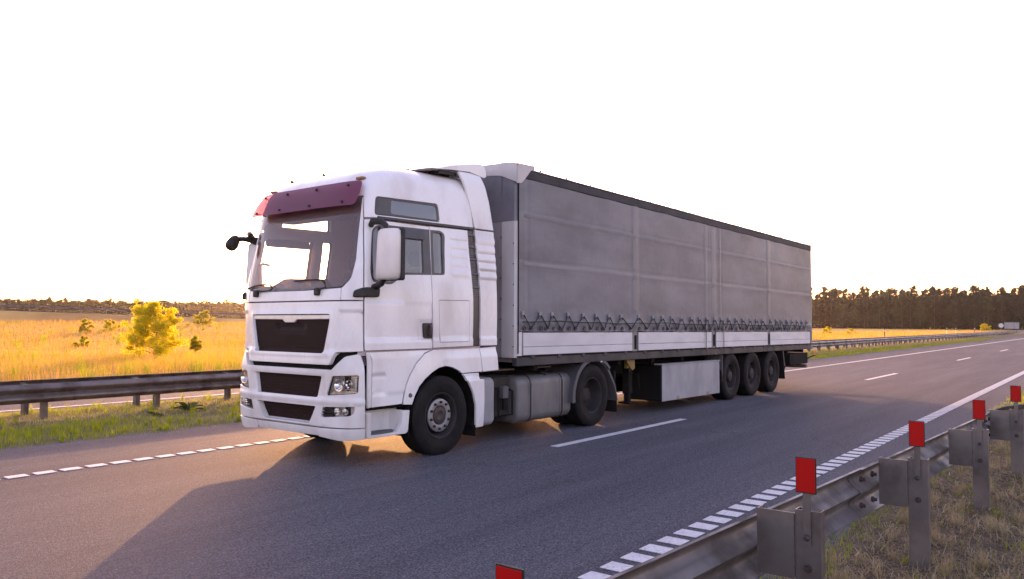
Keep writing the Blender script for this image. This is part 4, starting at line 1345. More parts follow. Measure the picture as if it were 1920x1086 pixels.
# ---- mirrors
for s_ in (1, -1):
    DX, DY, DZ = .175, -.19, .025
    ca, sa = (1, 0) if s_ > 0 else (math.cos(R(47)), math.sin(R(47)))
    def mf(V, s_=s_, ca=ca, sa=sa):
        """local x, lateral distance from the centre line, z -> world, the far mirror turned back about its inner edge"""
        V = np.array(V, float)
        x = V[:, 0] + DX; y = V[:, 1] + DY; z = V[:, 2] + DZ
        rx, ry = x - .24, y - 1.28
        x2 = .24 + rx * ca + ry * sa
        y2 = 1.28 + ry * ca - rx * sa
        return np.stack([x2, -s_ * y2, z], -1)
    fl = (lambda m: m) if s_ > 0 else (lambda m: m)
    secs = []
    for z, k in ((2.165, .72), (2.185, .93), (2.25, 1.0), (2.65, 1.0), (2.73, .95), (2.755, .75)):
        x0 = .03 + (z - 2.165) * .05
        pr = [(x0 + .045, 1.50), (x0 + .008, 1.54), (x0 - .006, 1.62), (x0, 1.72), (x0 + .025, 1.785), (x0 + .075, 1.815), (x0 + .150, 1.815), (x0 + .165, 1.80), (x0 + .165, 1.50), (x0 + .12, 1.485)]
        cx, cy = x0 + .08, 1.65
        secs.append([(cx + (a - cx) * k, cy + (b - cy) * k, z) for a, b in pr])
    n = len(secs[0])
    V = [v for s2 in secs for v in s2]
    F = [(i * n + k, i * n + (k + 1) % n, (i + 1) * n + (k + 1) % n, (i + 1) * n + k) for i in range(len(secs) - 1) for k in range(n)] + [tuple(range(n - 1, -1, -1)), tuple(range((len(secs) - 1) * n, len(secs) * n))]
    if s_ < 0: F = [f[::-1] for f in F]
    mr = mesh_obj('mirror', mf(V), F, 'mirror_paint', truck, 50, label='white mirror housing with black rim')
    MB().box(.175, .235, 1.50, 1.845, 2.155, 2.765, .02).build('mirror_frame', 'black_plastic', mr, f=mf)
    MB().box(.236, .239, 1.53, 1.815, 2.20, 2.72, .001).build('mirror_glass', 'chrome', mr, f=mf)
    MB().tube([(.16, 1.32, 2.83), (.12, 1.40, 2.862), (.12, 1.55, 2.845), (.12, 1.62, 2.80), (.12, 1.63, 2.72)], [.036, .042, .038, .034, .03], 10).build('mirror_arm', 'black_plastic', mr, f=mf)
    MB().tube([(.16, 1.34, 2.075), (.14, 1.44, 2.09), (.12, 1.56, 2.12), (.12, 1.60, 2.18)], [.045, .04, .034, .03], 10).build('mirror_arm', 'black_plastic', mr, f=mf)
    panel('mirror_base', [(s_ * a, b, r) for a, b, r in ((1.10, 1.985, .02), (1.11, 2.06, .03), (1.21, 2.10, .03), (1.41, 2.105, .03), (1.40, 1.992, .03))], 'black_plastic', mr, off=.05, thick=.06, gap=0, bev=.012, res=.05)
# front-view mirror on the far corner
a = [(.36, 1.19, 2.80), (.28, 1.26, 2.82), (.21, 1.33, 2.83), (.13, 1.39, 2.82)]
fm_ = MB().tube(a, [.06, .045, .034, .04], 8).build('front_mirror', 'black_plastic', truck)
mb = MB().rev((.155, 1.375, 2.875), (.045, 1.40, 2.665), [(0, 0), (.03, .02), (.06, .15), (.080, .42), (.084, .65), (.07, .86), (.04, .97), (0, 1)], 18)
mb.build('mirror_shell', 'black_plastic', fm_, 50, f=lambda V: np.stack([.10 + (V[:, 0] - .10) * 1.1, 1.39 + (V[:, 1] - 1.39) * .8, V[:, 2]], -1))

# ---- cab interior
IN = dict(res=.08, thick=.02, gap=0, bev=.002, back=True)
win_in = [trim_h, q_h]
for s_ in (1, -1):
    m_ = (lambda p: p) if s_ > 0 else neg
    panel('side_lining', m_([(1.16, 1.30), (3.35, 1.30), (3.35, 3.0), (3.2, 3.30), (1.13, 3.30), (1.13, 3.0)]), 'interior_light', truck, [m_(grow(trim_h, .02)), m_(grow(q_h, .05)), m_(grow(ug_h, .03))], off=-.055, **IN)
panel('headlining', [(-3.2, 3.22), (-1.0, 3.22), (0, 3.22), (1.0, 3.22), (3.2, 3.22), (3.1, 3.70), (3.1, 4.12), (-3.1, 4.12), (-3.1, 3.70)], 'interior_light', truck, off=-.05, **IN)
MB().prism([(-1.16, 1.2), (1.16, 1.2), (1.16, 2.1), (1.05, 3.0), (1.0, 3.3), (.85, 3.55), (-.85, 3.55), (-1.0, 3.3), (-1.05, 3.0), (-1.16, 2.1)], 'x', 2.20, 2.26).build('rear_wall', 'interior_light', truck)
MB().box(.24, 2.19, -1.10, 1.10, 1.18, 1.30, .01).build('cab_floor', 'interior', truck)
mb = MB()
rounded(mb, -1.10, 1.10, .20, .66, 1.30, 2.105, .10, .05)
dash = mb.build('dashboard', 'interior', truck, 45, f=lambda V: np.stack([V[:, 1], V[:, 0], V[:, 2] - .10 * np.clip((V[:, 1] - .35) / .3, 0, 1)], -1))
mb = MB(); rounded(mb, -.20, .55, .50, .86, 1.35, 2.02, .08, .05)
mb.build('instrument_cluster', 'interior', truck, 45, f=lambda V: np.stack([V[:, 1], -V[:, 0] - .45, V[:, 2]], -1))
for y in (-.62, .62):
    mb = MB(); rounded(mb, -.26, .26, 1.05, 1.55, 1.55, 1.78, .07, .06)
    seat = mb.build('seat', 'seat_cloth', truck, 50, f=lambda V: np.stack([V[:, 1], V[:, 0] + y, V[:, 2]], -1))
    mb = MB(); rounded(mb, -.25, .25, 0, .14, 1.75, 2.42, .06, .06)
    mb.build('backrest', 'seat_cloth', seat, 50, f=lambda V: np.stack([V[:, 1] + 1.48 + .12 * (V[:, 2] - 1.75), V[:, 0] + y, V[:, 2]], -1))
    mb = MB(); rounded(mb, -.14, .14, 0, .11, 2.45, 2.66, .05, .04)
    mb.build('headrest', 'seat_cloth', seat, 50, f=lambda V: np.stack([V[:, 1] + 1.57, V[:, 0] + y, V[:, 2]], -1))
    MB().cyl((1.3, y, 1.30), (1.3, y, 1.56), .12, n=14).build('seat_base', 'interior', seat)
# steering wheel
c0 = np.array([.72, -.60, 2.03]); ax = np.array([-.45, 0, .9]); ax /= np.linalg.norm(ax); e1 = np.array([0, 1.0, 0]); e2 = np.cross(ax, e1)
sw = MB().tube([c0 + .225 * (math.cos(a) * e1 + math.sin(a) * e2) for a in np.linspace(0, 2 * math.pi, 29)], .016, 8, caps=False).build('steering_wheel', 'interior', truck)
for a in (0, math.pi, -math.pi / 2):
    MB().tube([c0 - ax * .03, c0 + .22 * (math.cos(a) * e1 + math.sin(a) * e2)], .018, 6).build('spoke', 'interior', sw)
MB().tube([c0 - ax * .03, c0 - ax * .35], .035, 8).build('steering_column', 'interior', sw)
# overhead shelf and things on the dash
MB().box(.42, .80, -1.0, 1.0, 3.05, 3.22, .03).build('overhead_shelf', 'interior', truck)
MB().box(1.75, 2.2, -1.1, 1.1, 1.5, 1.80, .05).build('bunk', 'seat_cloth', truck)
for x, y, w, h in ((.34, .52, .06, .13), (.36, .18, .035, .10), (.36, .02, .03, .11)):
    MB().rev((x, y, 2.09), (x, y, 2.10 + h), [(0, 0), (w * .8, 0), (w, .2), (w * .7, .6), (w, .9), (0, 1)], 10).build('dashboard_ornament', 'interior', truck)
MB().tube([(.30, 1.02, 2.15), (.29, 1.02, 2.45), (.33, 1.03, 2.48), (.45, 1.05, 2.47)], .018, 6).build('grab_handle', 'interior_light', truck)
# dark mass under the cab floor
MB().box(.25, 2.3, -.70, .70, .55, 1.19, .03).build('engine_block', 'chassis', truck)
MB().box(.10, .30, -1.05, 1.05, .36, 1.17, .02).build('front_crossmember', 'liner_black', truck)
mb = MB(); rounded(mb, .75, 2.15, -.42, .42, .27, .60, .10, .08)  # oil pan through brackets: unseen underbody parts added to darken the road beneath
mb.build('oil_pan', 'chassis', truck, 45)
mb = MB(); rounded(mb, 2.15, 3.25, -.33, .33, .33, .95, .14, .08)
mb.build('gearbox', 'chassis', truck, 45)
MB().cyl((3.25, 0, .60), (4.95, 0, .52), .06, n=12).build('drive_shaft', 'chassis', truck)
for s_ in (1, -1):
    MB().box(2.2, 3.15, min(-s_ * .34, -s_ * .56), max(-s_ * .34, -s_ * .56), .28, .70, .03).build('chassis_bracket', 'chassis', truck)

# ---- wheels
def lathe_y(prof, n=40):
    """(r, y) profile about the y axis through the origin"""
    vs, fs = [], []
    m = len(prof)
    for i in range(n):
        a = 2 * math.pi * i / n
        vs += [(r * math.cos(a), y, r * math.sin(a)) for r, y in prof]
    for i in range(n):
        j = (i + 1) % n
        for k in range(m - 1):
            fs.append((i * m + k, j * m + k, j * m + k + 1, i * m + k + 1))
    return vs, fs

def tyre_prof(w, Ro, ri, grooves):
    h = w / 2
    p = [(ri - .012, h * -.72), (ri, h * -.80), (ri + .012, h * -.88), (ri + .05, h * -.97), ((ri + Ro) / 2 - .005, -h * 1.0), ((ri + Ro) / 2 + .005, -h * 1.012), ((ri + Ro) / 2 + .02, -h * 1.0), (Ro - .045, h * -.965), (Ro - .020, h * -.90), (Ro - .006, h * -.80), (Ro, h * -.70)]
    for g in np.linspace(-.5, .5, grooves):
        c = g * w * .78
        p += [(Ro, c - .007), (Ro - .012, c - .004), (Ro - .012, c + .004), (Ro, c + .007)]
    q = [(r, -y) for r, y in reversed(p[:11])]
    return p + q
RT = .508
protos = {}
def make_wheel(kind):
    """meshes for a wheel whose outside faces -y, centred on the hub plane"""
    w = {'front': .31, 'drive': .30, 'trailer': .38}[kind]
    ro = .508 if kind != 'trailer' else .525
    ri = .288
    h = w / 2
    if kind == 'front':
        rim = [(ri, h * -.78), (ri + .010, h * -.86), (ri + .006, h * -.92), (ri - .008, h * -.90), (ri - .016, h * -.78), (ri - .030, h * -.55), (ri - .045, h * -.2), (ri - .055, .0), (ri - .07, -.005), (.222, -.055), (.214, -.095)]
        hub = [(.214, -.095), (.212, -.110), (.205, -.116), (.132, -.118), (.124, -.112), (.122, -.085), (.118, -.085)]
        nut_r, nut_y = .170, -.117
    elif kind == 'drive':
        rim = [(ri, h * -.78), (ri + .010, h * -.86), (ri + .006, h * -.92), (ri - .008, h * -.90), (ri - .018, h * -.7), (ri - .030, -.05), (ri - .036, .03), (ri - .05, .055), (.215, .085)]
        hub = [(.215, .085), (.20, .095), (.13, .098), (.128, .03), (.12, -.015), (.10, -.03), (.05, -.034), (0, -.034)]
        nut_r, nut_y = .168, .096
    else:
        rim = [(ri, h * -.78), (ri + .010, h * -.84), (ri + .006, h * -.90), (ri - .008, h * -.88), (ri - .018, h * -.7), (ri - .032, -.07), (ri - .04, -.03), (.235, -.045), (.215, -.075)]
        hub = [(.215, -.075), (.205, -.084), (.135, -.086), (.130, -.08), (.126, -.12), (.115, -.15), (.09, -.158), (0, -.158)]
        nut_r, nut_y = .168, -.085
    back = [(ri, h * .8), (ri - .02, h * .7), (ri - .03, 0)]
    return w, ro, ri, rim, hub, nut_r, nut_y, back

def place_wheel(parent, kind, x, y, side, zc=.503, ang=0.3):
    """side=+1: outside towards -y"""
    if kind not in protos:
        w, ro, ri, rim, hub, nut_r, nut_y, back = make_wheel(kind)
        def mk(nm, prof, mat, n=40):
            v, f = lathe_y(prof, n)
            me_o = mesh_obj(nm, v, f, mat, None, 40, origin=(0, 0, 0))
            COL.objects.unlink(me_o)
            return me_o
        hubo = mk('wheel', hub, 'nut_ring_steel' if kind == 'front' else 'wheel_steel')
        capo = mk('hub_cap', [(.118, -.085), (.114, -.105), (.108, -.115), (.06, -.122), (.05, -.115), (.0, -.115)], 'hub_brown') if kind == 'front' else None
        tyre = mk('tyre', tyre_prof(w, ro, ri, 4 if kind != 'drive' else 5), 'rubber', 72)
        rimo = mk('rim', rim, 'wheel_steel')
        rimb = mk('rim_back', back, 'liner_black')
        nm = MB().rev((0, .0, 0), (0, -.030, 0), [(0, 0), (.019, 0), (.019, .15), (.0165, .2), (.0165, .8), (.011, 1), (0, 1)], 6)
        nut = nm.build('wheel_nut', 'wheel_steel', None, 30, origin=(0, 0, 0)); COL.objects.unlink(nut)
        hole = MB().rev((0, .004, 0), (0, -.004, 0), [(0, 0), (.022, 0), (.022, 1), (0, 1)], 12).build('hand_hole', 'liner_black', None, 30, origin=(0, 0, 0)); COL.objects.unlink(hole)
        protos[kind] = (hubo, tyre, rimo, rimb, nut, hole, nut_r, nut_y, capo)
    hubo, tyre, rimo, rimb, nut, hole, nut_r, nut_y, capo = protos[kind]
    rz = 0 if side > 0 else math.pi
    wh = clone(hubo, parent, (x, y, zc)); wh.rotation_euler = (0, 0, rz)
    def sub(src, lx, ly, lz, ry=0):
        c = src.copy(); COL.objects.link(c); c.parent = wh; c.location = (lx, ly, lz); c.rotation_euler = (0, ry, 0)
        return c
    for o in (tyre, rimo, rimb) + ((capo,) if capo else ()): sub(o, 0, 0, 0)
    for k in range(10):
        a = ang + 2 * math.pi * k / 10
        sub(nut, nut_r * math.cos(a), nut_y, nut_r * math.sin(a))
        if kind == 'trailer':
            sub(hole, .2265 * math.cos(a + .31), -.064, .2265 * math.sin(a + .31))
        elif kind == 'drive' and k % 2:
            sub(hole, .235 * math.cos(a + .31), .068, .235 * math.sin(a + .31))
    return wh
for s_ in (1, -1):
    place_wheel(truck, 'front', 1.475, -s_ * 1.085, s_, ang=.25)
    place_wheel(truck, 'drive', 5.12, -s_ * 1.085, s_, ang=.1)
    place_wheel(truck, 'drive', 5.12, -s_ * .735, -s_, ang=.1)
    MB().cyl((1.475, -s_ * .45, .50), (1.475, -s_ * .93, .50), .17, n=20).build('brake_drum', 'liner_black', truck)
MB().box(1.40, 1.55, -.95, .95, .42, .54, .02).build('front_axle', 'chassis', truck)
MB().cyl((5.12, -.95, .50), (5.12, .95, .50), .11, n=16).build('rear_axle', 'chassis', truck)
MB().rev((5.12, -.25, .50), (5.12, .25, .50), [(0, 0), (.16, .05), (.24, .3), (.24, .7), (.16, .95), (0, 1)], 18).build('differential', 'chassis', truck)

# ---- tractor chassis
for s_ in (1, -1):
    MB().box(.9, 6.15, -s_ * .42 - .04, -s_ * .42 + .04, .70, .97, .01).build('chassis_rail', 'chassis', truck)
for x in (2.5, 3.3, 4.1, 5.9):
    MB().box(x - .06, x + .06, -.38, .38, .74, .93, .01).build('crossmember', 'chassis', truck)
MB().box(6.10, 6.18, -1.05, 1.05, .66, .86, .01).build('rear_crossmember', 'chassis', truck)
MB().box(2.75, 4.55, -.80, .80, .975, 1.0, .004).build('catwalk', 'dirty_steel', truck)
fw = [(4.62 + .0, -.40), (5.1, -.45), (5.35, -.35), (5.5, -.15), (5.15, -.05), (5.15, .05), (5.5, .15), (5.35, .35), (5.1, .45), (4.62, .40), (4.5, .2), (4.5, -.2)]
MB().prism(fw, 'z', 1.02, 1.09).build('fifth_wheel', 'chassis', truck)
for s_ in (1, -1):
    MB().box(4.7, 5.2, -s_ * .44 - .06, -s_ * .44 + .06, .93, 1.03, .01).build('fifth_wheel_mount', 'chassis', truck)
# fuel tank near side and far side
for s_ in (1, -1):
    mb = MB(); y0, y1 = sorted((-s_ * .52, -s_ * 1.165)); rounded(mb, 3.20, 4.60, y0, y1, .215, .905, .13, .06, 8)
    tk = mb.build('fuel_tank', 'tank_metal', truck, 45)
    for x in (3.47, 4.30):
        pr = rbox_prof(y0 - .006, y1 + .006, .209, .911, .135, 8)
        n = len(pr)
        V = [(x + dx, a, b) for dx in (-.045, .045) for a, b in pr]
        mb = MB().add(V, [(k, (k + 1) % n, n + (k + 1) % n, n + k) for k in range(n)])
        mb.build('tank_strap', 'dirty_steel', tk)
        pr2 = rbox_prof(y0 - .012, y1 + .012, .203, .917, .14, 8)
        V = [(x + dx, a, b) for dx in (-.022, .022) for a, b in pr2]
        MB().add(V, [(k, (k + 1) % n, n + (k + 1) % n, n + k) for k in range(n)]).build('strap_band', 'black_plastic', tk)
    MB().rev((3.95, -s_ * 1.03, .885), (3.95, -s_ * 1.06, .955), [(0, 0), (.06, 0), (.065, .3), (.06, .9), (.03, 1), (0, 1)], 16).build('tank_cap', 'black_plastic', tk)
    # corner box behind the arch
    mb = MB(); y0, y1 = sorted((-s_ * .60, -s_ * 1.15)); rounded(mb, 2.345, 2.66, y0, y1, .26, .925, .08, .04)
    mb.build('side_box', 'box_grey', truck, 45)
    # battery / valve box
    y0, y1 = sorted((-s_ * .55, -s_ * 1.02))
    bb = MB().box(2.72, 3.16, y0, y1, .32, .93, .03).build('battery_box', 'black_plastic', truck)
    MB().tube([(2.80, -s_ * 1.04, .75), (2.80, -s_ * 1.10, .74), (2.80, -s_ * 1.10, .36), (3.12, -s_ * 1.10, .36), (3.12, -s_ * 1.10, .70), (3.12, -s_ * 1.04, .72)], .014, 6).build('valve_guard', 'chassis', bb)
    MB().box(2.90, 3.02, *sorted((-s_ * 1.02, -s_ * 1.12)), .60, .78, .015).build('air_valve', 'grey_plastic', bb)
    MB().cyl((2.96, -s_ * 1.08, .44), (2.96, -s_ * 1.08, .60), .035, n=10).build('air_hose', 'chassis', bb)
    # rear fender
    fo = arc(5.12, .50, .625, 186, 96, 12) + [(5.35, 1.085), (5.50, 1.03), (5.62, .93), (5.72, .80), (5.83, .66), (5.90, .48), (5.925, .36)]
    fi = arc(5.12, .50, .575, 186, 96, 12) + [(5.33, 1.04), (5.47, .985), (5.585, .90), (5.685, .77), (5.80, .63), (5.872, .47), (5.90, .36)]
    y0, y1 = sorted((-s_ * .58, -s_ * 1.235))
    fd = MB().prism(fo + fi[::-1], 'y', y0, y1).build('rear_fender', 'grey_plastic', truck, 50)
    yl = sorted((-s_ * 1.236, -s_ * 1.262))
    MB().prism(arc(5.12, .50, .640, 187, 96, 12) + [(5.36, 1.10), (5.51, 1.045), (5.635, .945), (5.60, .91), (5.485, 1.0), (5.34, 1.055)] + arc(5.12, .50, .570, 96, 187, 12), 'y', *yl).build('fender_lip', 'grey_plastic', fd, 50)
    MB().box(5.905, 5.92, *sorted((-s_ * .6, -s_ * 1.22)), .16, .50, .004).build('mudflap', 'rubber', truck)
    MB().box(6.18, 6.24, *sorted((-s_ * .50, -s_ * .80)), .68, .80, .012).build('tail_lamp', 'red_lens', truck)
# air lines and exhaust behind the cab
for i, (y, m_) in enumerate(((-.35, 'rope_black'), (-.25, 'red_lens'), (-.15, 'rope_black'))):
    MB().tube([(2.50, y, 1.75), (2.62, y, 1.5), (2.72, y * 1.2, 1.25), (2.78, y, 1.12), (2.80, y, 1.35), (2.90, y, 1.6)], .014, 6).build('air_line', m_, truck)
MB().box(2.28, 2.44, .35, .75, 1.1, 3.1, .05).build('intake_stack', 'black_plastic', truck)
MB().cyl((2.8, -.2, 1.05), (2.8, -.45, 1.02), .06, n=10).build('air_reservoir', 'board_paint', truck)
MB().box(3.05, 3.40, -.45, .45, 1.0, 1.05, .01).build('work_plate', 'dirty_steel', truck)

# ================================================================== SEMI-TRAILER
TX0, TX1, TW = 2.98, 16.58, 1.275
def tz(V):
    """the trailer sits a little lower at the rear"""
    V = np.array(V, float)
    V[:, 2] -= .0052 * (V[:, 0] - TX0)
    return V
trailer = thing('semi_trailer', 'long curtain-side semi-trailer with grey tarpaulin and white side boards', 'trailer', (10, 0, 0))
def tb(mb, name, mat, parent=trailer, smooth=35, label=None):
    return mb.build(name, mat, parent, smooth, f=tz, label=label)
PIL = [6.48, 9.895, 13.19]
for s_ in (1, -1):
    Y = lambda a, b: sorted((-s_ * a, -s_ * b))
    # --- curtain
    nx, nz = (420, 96) if s_ > 0 else (60, 12)
    xs = np.linspace(3.03, 16.53, nx); zs = np.linspace(1.565, 3.86, nz)
    X, Z = np.meshgrid(xs, zs, indexing='ij')
    D = np.zeros_like(X)
    g = lambda v, c, w: np.exp(-((v - c) / w) ** 2)
    for zc in (3.275, 2.565):                      # battens pressing out
        D += .0045 * g(Z, zc, .030) + .0020 * (g(Z, zc - .06, .03))
        D -= .0035 * g(Z, zc + .055, .018)
    for xc in PIL:
        D += .006 * g(X, xc, .09) - .002 * g(X, xc + .16, .04) - .002 * g(X, xc - .16, .04)
    for xc, a in ((9.47, .006), (9.62, -.004), (10.2, .006), (10.32, -.004), (3.25, -.006)):
        D += a * g(X, xc, .035)
    bay = np.interp(X, [3.03, 4.75, 6.48, 8.2, 9.895, 11.5, 13.19, 14.9, 16.53], [0, 1, 0, 1, 0, 1, 0, 1, 0])
    D -= .016 * bay * np.sin(np.clip((Z - 1.6) / 2.2, 0, 1) * math.pi)
    D += .0040 * vnoise(X * 2.1, Z * 2.9, 1) + .0022 * vnoise(X * 5.3 + Z * 2, Z * 6.1, 2)
    low = np.clip((1.95 - Z) / .35, 0, 1)
    D += low * (.018 * vnoise(X * 11, Z * 9, 3) + .012 * vnoise(X * 27 + Z * 9, Z * 5, 7)) + .010 * g(Z, 1.70, .045) * (1 + .6 * vnoise(X * 8, Z, 2))
    hi = np.clip((Z - 3.55) / .3, 0, 1)
    D += hi * .006 * vnoise(X * 6, Z * 3, 5)
    Zb = Z + 0.012 * vnoise(X * 7.5, X * 3, 4) * np.clip((1.64 - Z) / .08, 0, 1)
    V = np.stack([X, -s_ * (TW + .004 + D), Zb], -1).reshape(-1, 3)
    F = [(i * nz + j, (i + 1) * nz + j, (i + 1) * nz + j + 1, i * nz + j + 1) for i in range(nx - 1) for j in range(nz - 1)]
    if s_ < 0: F = [f[::-1] for f in F]
    curtain = mesh_obj('curtain', tz(V), F, 'tarp', trailer, 60, label='grey tarpaulin side curtain with horizontal battens')
    # strips along battens and pillars: darker, mid and lighter bands standing proud
    def strip(x0, x1, z0, z1, mat, d=.0055, nm='curtain_strip'):
        n1 = max(2, int((x1 - x0) / .16)) + 1; n2 = max(2, int((z1 - z0) / .16)) + 1
        V = []
        for x in np.linspace(x0, x1, n1):
            for z in np.linspace(z0, z1, n2):
                i = np.argmin(np.abs(xs - x)); j = np.argmin(np.abs(zs - z))
                V.append((x, -s_ * (TW + .004 + D[i, j] + d), z))
        F = [(a * n2 + b, (a + 1) * n2 + b, (a + 1) * n2 + b + 1, a * n2 + b + 1) for a in range(n1 - 1) for b in range(n2 - 1)]
        if s_ < 0: F = [f[::-1] for f in F]
        mesh_obj(nm, tz(V), F, mat, curtain, 60)
    if s_ > 0:
        for a, b in ((3.16, 6.36), (6.66, 9.40), (10.36, 13.06), (13.30, 16.40)):
            strip(a, b, 3.245, 3.300, 'tarp_strip_dark', .003)
            strip(a, b, 2.540, 2.590, 'tarp_strip_lite', .003)
        for xc in PIL[:1] + PIL[2:]:
            strip(xc - .09, xc + .09, 1.95, 3.80, 'tarp_strip_mid', .002)
        for xc in (9.45, 10.25):
            strip(xc - .03, xc + .03, 1.95, 3.78, 'tarp_strip_mid', .002)
        strip(9.78, 9.98, 1.95, 3.76, 'tarp_strip_mid', .002)
    # --- lacing: tabs, cord, eyelets, belt
    tabs = [3.13, 3.57] + list(np.arange(3.86, 6.3, .42)) + [6.54] + list(np.arange(7.07, 9.6, .41)) + [9.89] + list(np.arange(10.25, 13.1, .41)) + list(np.arange(13.25, 16.4, .40))
    _r = np.random.default_rng(5)
    tabs = [t + _r.normal(0, .022) for t in tabs]
    if s_ > 0:
        cord = []
        for i, x in enumerate(tabs):
            cord.append((x - .03, -(TW + .030), 1.80)); cord.append((x + .03, -(TW + .030), 1.80))
            if i + 1 < len(tabs):
                m = (x + tabs[i + 1]) / 2 + (.03 if i % 3 else -.04)
                cord.append((m, -(TW + .036), 1.610 + .018 * math.sin(i * 2.3) + .012 * math.sin(i * 5.7)))
        cd = tb(MB().tube(cord, .0085, 6), 'lacing_cord', 'rope_black')
        belt = [(x, -(TW + .030 + .004 * math.sin(x * 3)), 1.715 + .010 * math.sin(x * 1.9) + .006 * math.sin(x * 5.1)) for x in np.arange(3.1, 16.45, .12)]
        tb(MB().tube(belt, .0075, 6), 'lacing_cord', 'rope_black')
        for i, x in enumerate(tabs):
            tb(MB().box(x - .030, x + .030, -(TW + .036), -(TW + .014), 1.765, 1.865, .008), 'lacing_tab', 'tarp_tab')
            tb(MB().tube([(x - .018, -(TW + .038), 1.775), (x, -(TW + .044), 1.81), (x + .018, -(TW + .038), 1.775)], .007, 5), 'lacing_hook', 'rope_black')
            if i + 1 < len(tabs):
                m = (x + tabs[i + 1]) / 2
                for xe in (m, x + .04):
                    tb(MB().rev((xe, -(TW + .016), 1.618), (xe, -(TW + .028), 1.618), [(0, .3), (.018, .3), (.022, 1), (.032, 1), (.034, 0)], 12), 'eyelet', 'rivet')
    # --- side boards and stakes
    for a, b in ((3.14, 6.375), (6.585, 9.79), (10.0, 13.11), (13.265, 16.42)):
        y0, y1 = Y(TW - .028, TW)
        bd = tb(MB().box(a, b, y0, y1, 1.345, 1.553, .006), 'side_board', 'board_paint')
        tb(MB().box(a, b, y0, y1, 1.222, 1.341, .006), 'board_plank', 'board_paint', bd)
        for xe in (a, b):
            tb(MB().box(xe - .012, xe + .012, *Y(TW - .032, TW + .004), 1.218, 1.557, .003), 'board_end_cap', 'dirty_steel', bd)
        for k in range(5):
            xh = a + .25 + (b - a - .5) * k / 4
            tb(MB().box(xh - .045, xh + .045, *Y(TW - .02, TW + .012), 1.165, 1.225, .008), 'hinge', 'dirty_rail', bd)
    for xc in PIL:
        tb(MB().box(xc - .075 if xc < 13 else xc - .06, xc + .075 if xc < 13 else xc + .06, *Y(TW - .10, TW - .006), 1.10, 3.9, .008), 'side_stake', 'dirty_steel')
        tb(MB().box(xc - .03, xc + .03, *Y(TW - .004, TW + .012), 1.25, 1.50, .006), 'stake_latch', 'chassis')
    tb(MB().box(TX0 + .06, 3.125, *Y(TW - .05, TW - .002), 1.215, 1.56, .004), 'corner_filler', 'board_paint')
    tb(MB().box(TX0 + .03, TX1, *Y(TW - .10, TW - .004), 1.065, 1.205, .010), 'floor_rail', 'dirty_rail')
    tb(MB().box(TX0 + .03, TX1, *Y(TW - .12, TW + .006), 1.195, 1.214, .003), 'floor_rail_lip', 'chassis')
    # straps
    for xc in (9.43, 10.34):
        tb(MB().box(xc - .014, xc + .014, *Y(TW + .032, TW + .036), 1.10, 1.82, .001), 'tie_strap', 'rope_black')
        tb(MB().box(xc - .025, xc + .025, *Y(TW + .030, TW + .05), 1.60, 1.70, .006), 'strap_buckle', 'dirty_steel')
    # --- top rail and roof edge
    tb(MB().box(3.20, TX1 - .01, *Y(TW - .06, TW + .016), 3.815, 3.95, .012), 'top_rail', 'tarp_dark')
    tb(MB().box(3.10, TX1, *Y(TW - .02, TW + .020), 3.955, 3.972, .004), 'gutter', 'white_tarp')
    for k in range(19):
        xe = 3.55 + k * .70
        tb(MB().rev((xe, -s_ * (TW + .012), 3.985), (xe, -s_ * (TW + .024), 3.985), [(0, .5), (.012, .5), (.016, 1), (.020, 0)], 10), 'roof_eyelet', 'rivet')
    # --- corner posts
    pc = [(TX0, -s_ * 1.005), (TX0, -s_ * 1.235), (TX0 + .02, -s_ * 1.262), (TX0 + .06, -s_ * 1.270), (TX0 + .06, -s_ * 1.005)]
    post = tb(MB().prism(pc, 'z', 1.19, 3.175), 'corner_post', 'white_tarp')
    for z in np.arange(1.35, 3.1, .30):
        tb(MB().rev((TX0 + .002, -s_ * 1.225, z), (TX0 - .010, -s_ * 1.225, z), [(0, 0), (.011, 0), (.008, 1), (0, 1)], 8), 'rivet', 'rivet', post)
        tb(MB().rev((TX0 + .002, -s_ * .99, z + .1), (TX0 - .010, -s_ * .99, z + .1), [(0, 0), (.011, 0), (.008, 1), (0, 1)], 8), 'rivet', 'rivet', post)
    tb(MB().prism([(TX0 + .005, -s_ * 1.0), (TX0 + .005, -s_ * 1.23), (TX0 + .03, -s_ * 1.258), (TX0 + .06, -s_ * 1.264), (TX0 + .06, -s_ * 1.0)], 'z', 3.178, 3.88), 'post_sleeve', 'tarp')
    tb(MB().box(TX1 - .06, TX1 + .02, *Y(TW - .08, TW - .001), 1.06, 3.95, .008), 'rear_post', 'dirty_steel')
    tb(MB().box(3.018, 3.034, *Y(TW - .005, TW + .010), 1.25, 3.84, .003), 'curtain_tube', 'chassis')
# headboard
tb(MB().box(TX0 + .015, TX0 + .05, -1.0, 1.0, 1.19, 3.18, .004), 'headboard', 'box_grey')
for y in (-.66, -.33, 0, .33, .66):
    tb(MB().box(TX0 + .004, TX0 + .0148, y - .02, y + .02, 1.22, 3.16, .003), 'headboard_rib', 'box_grey')
hb = MB()
ys = np.linspace(-1.0, 1.0, 41); zs = np.linspace(3.18, 3.90, 14)
Yg, Zg = np.meshgrid(ys, zs, indexing='ij')
Xg = TX0 + .012 - .02 * np.abs(vnoise(Yg * 6, Zg * 5, 2)) - .015 * np.clip((Zg - 3.5) / .4, 0, 1)
hb.add(np.stack([Xg, Yg, Zg], -1).reshape(-1, 3), [(i * 14 + j, i * 14 + j + 1, (i + 1) * 14 + j + 1, (i + 1) * 14 + j) for i in range(40) for j in range(13)])
tb(hb, 'front_tarp', 'tarp', trailer, 60)
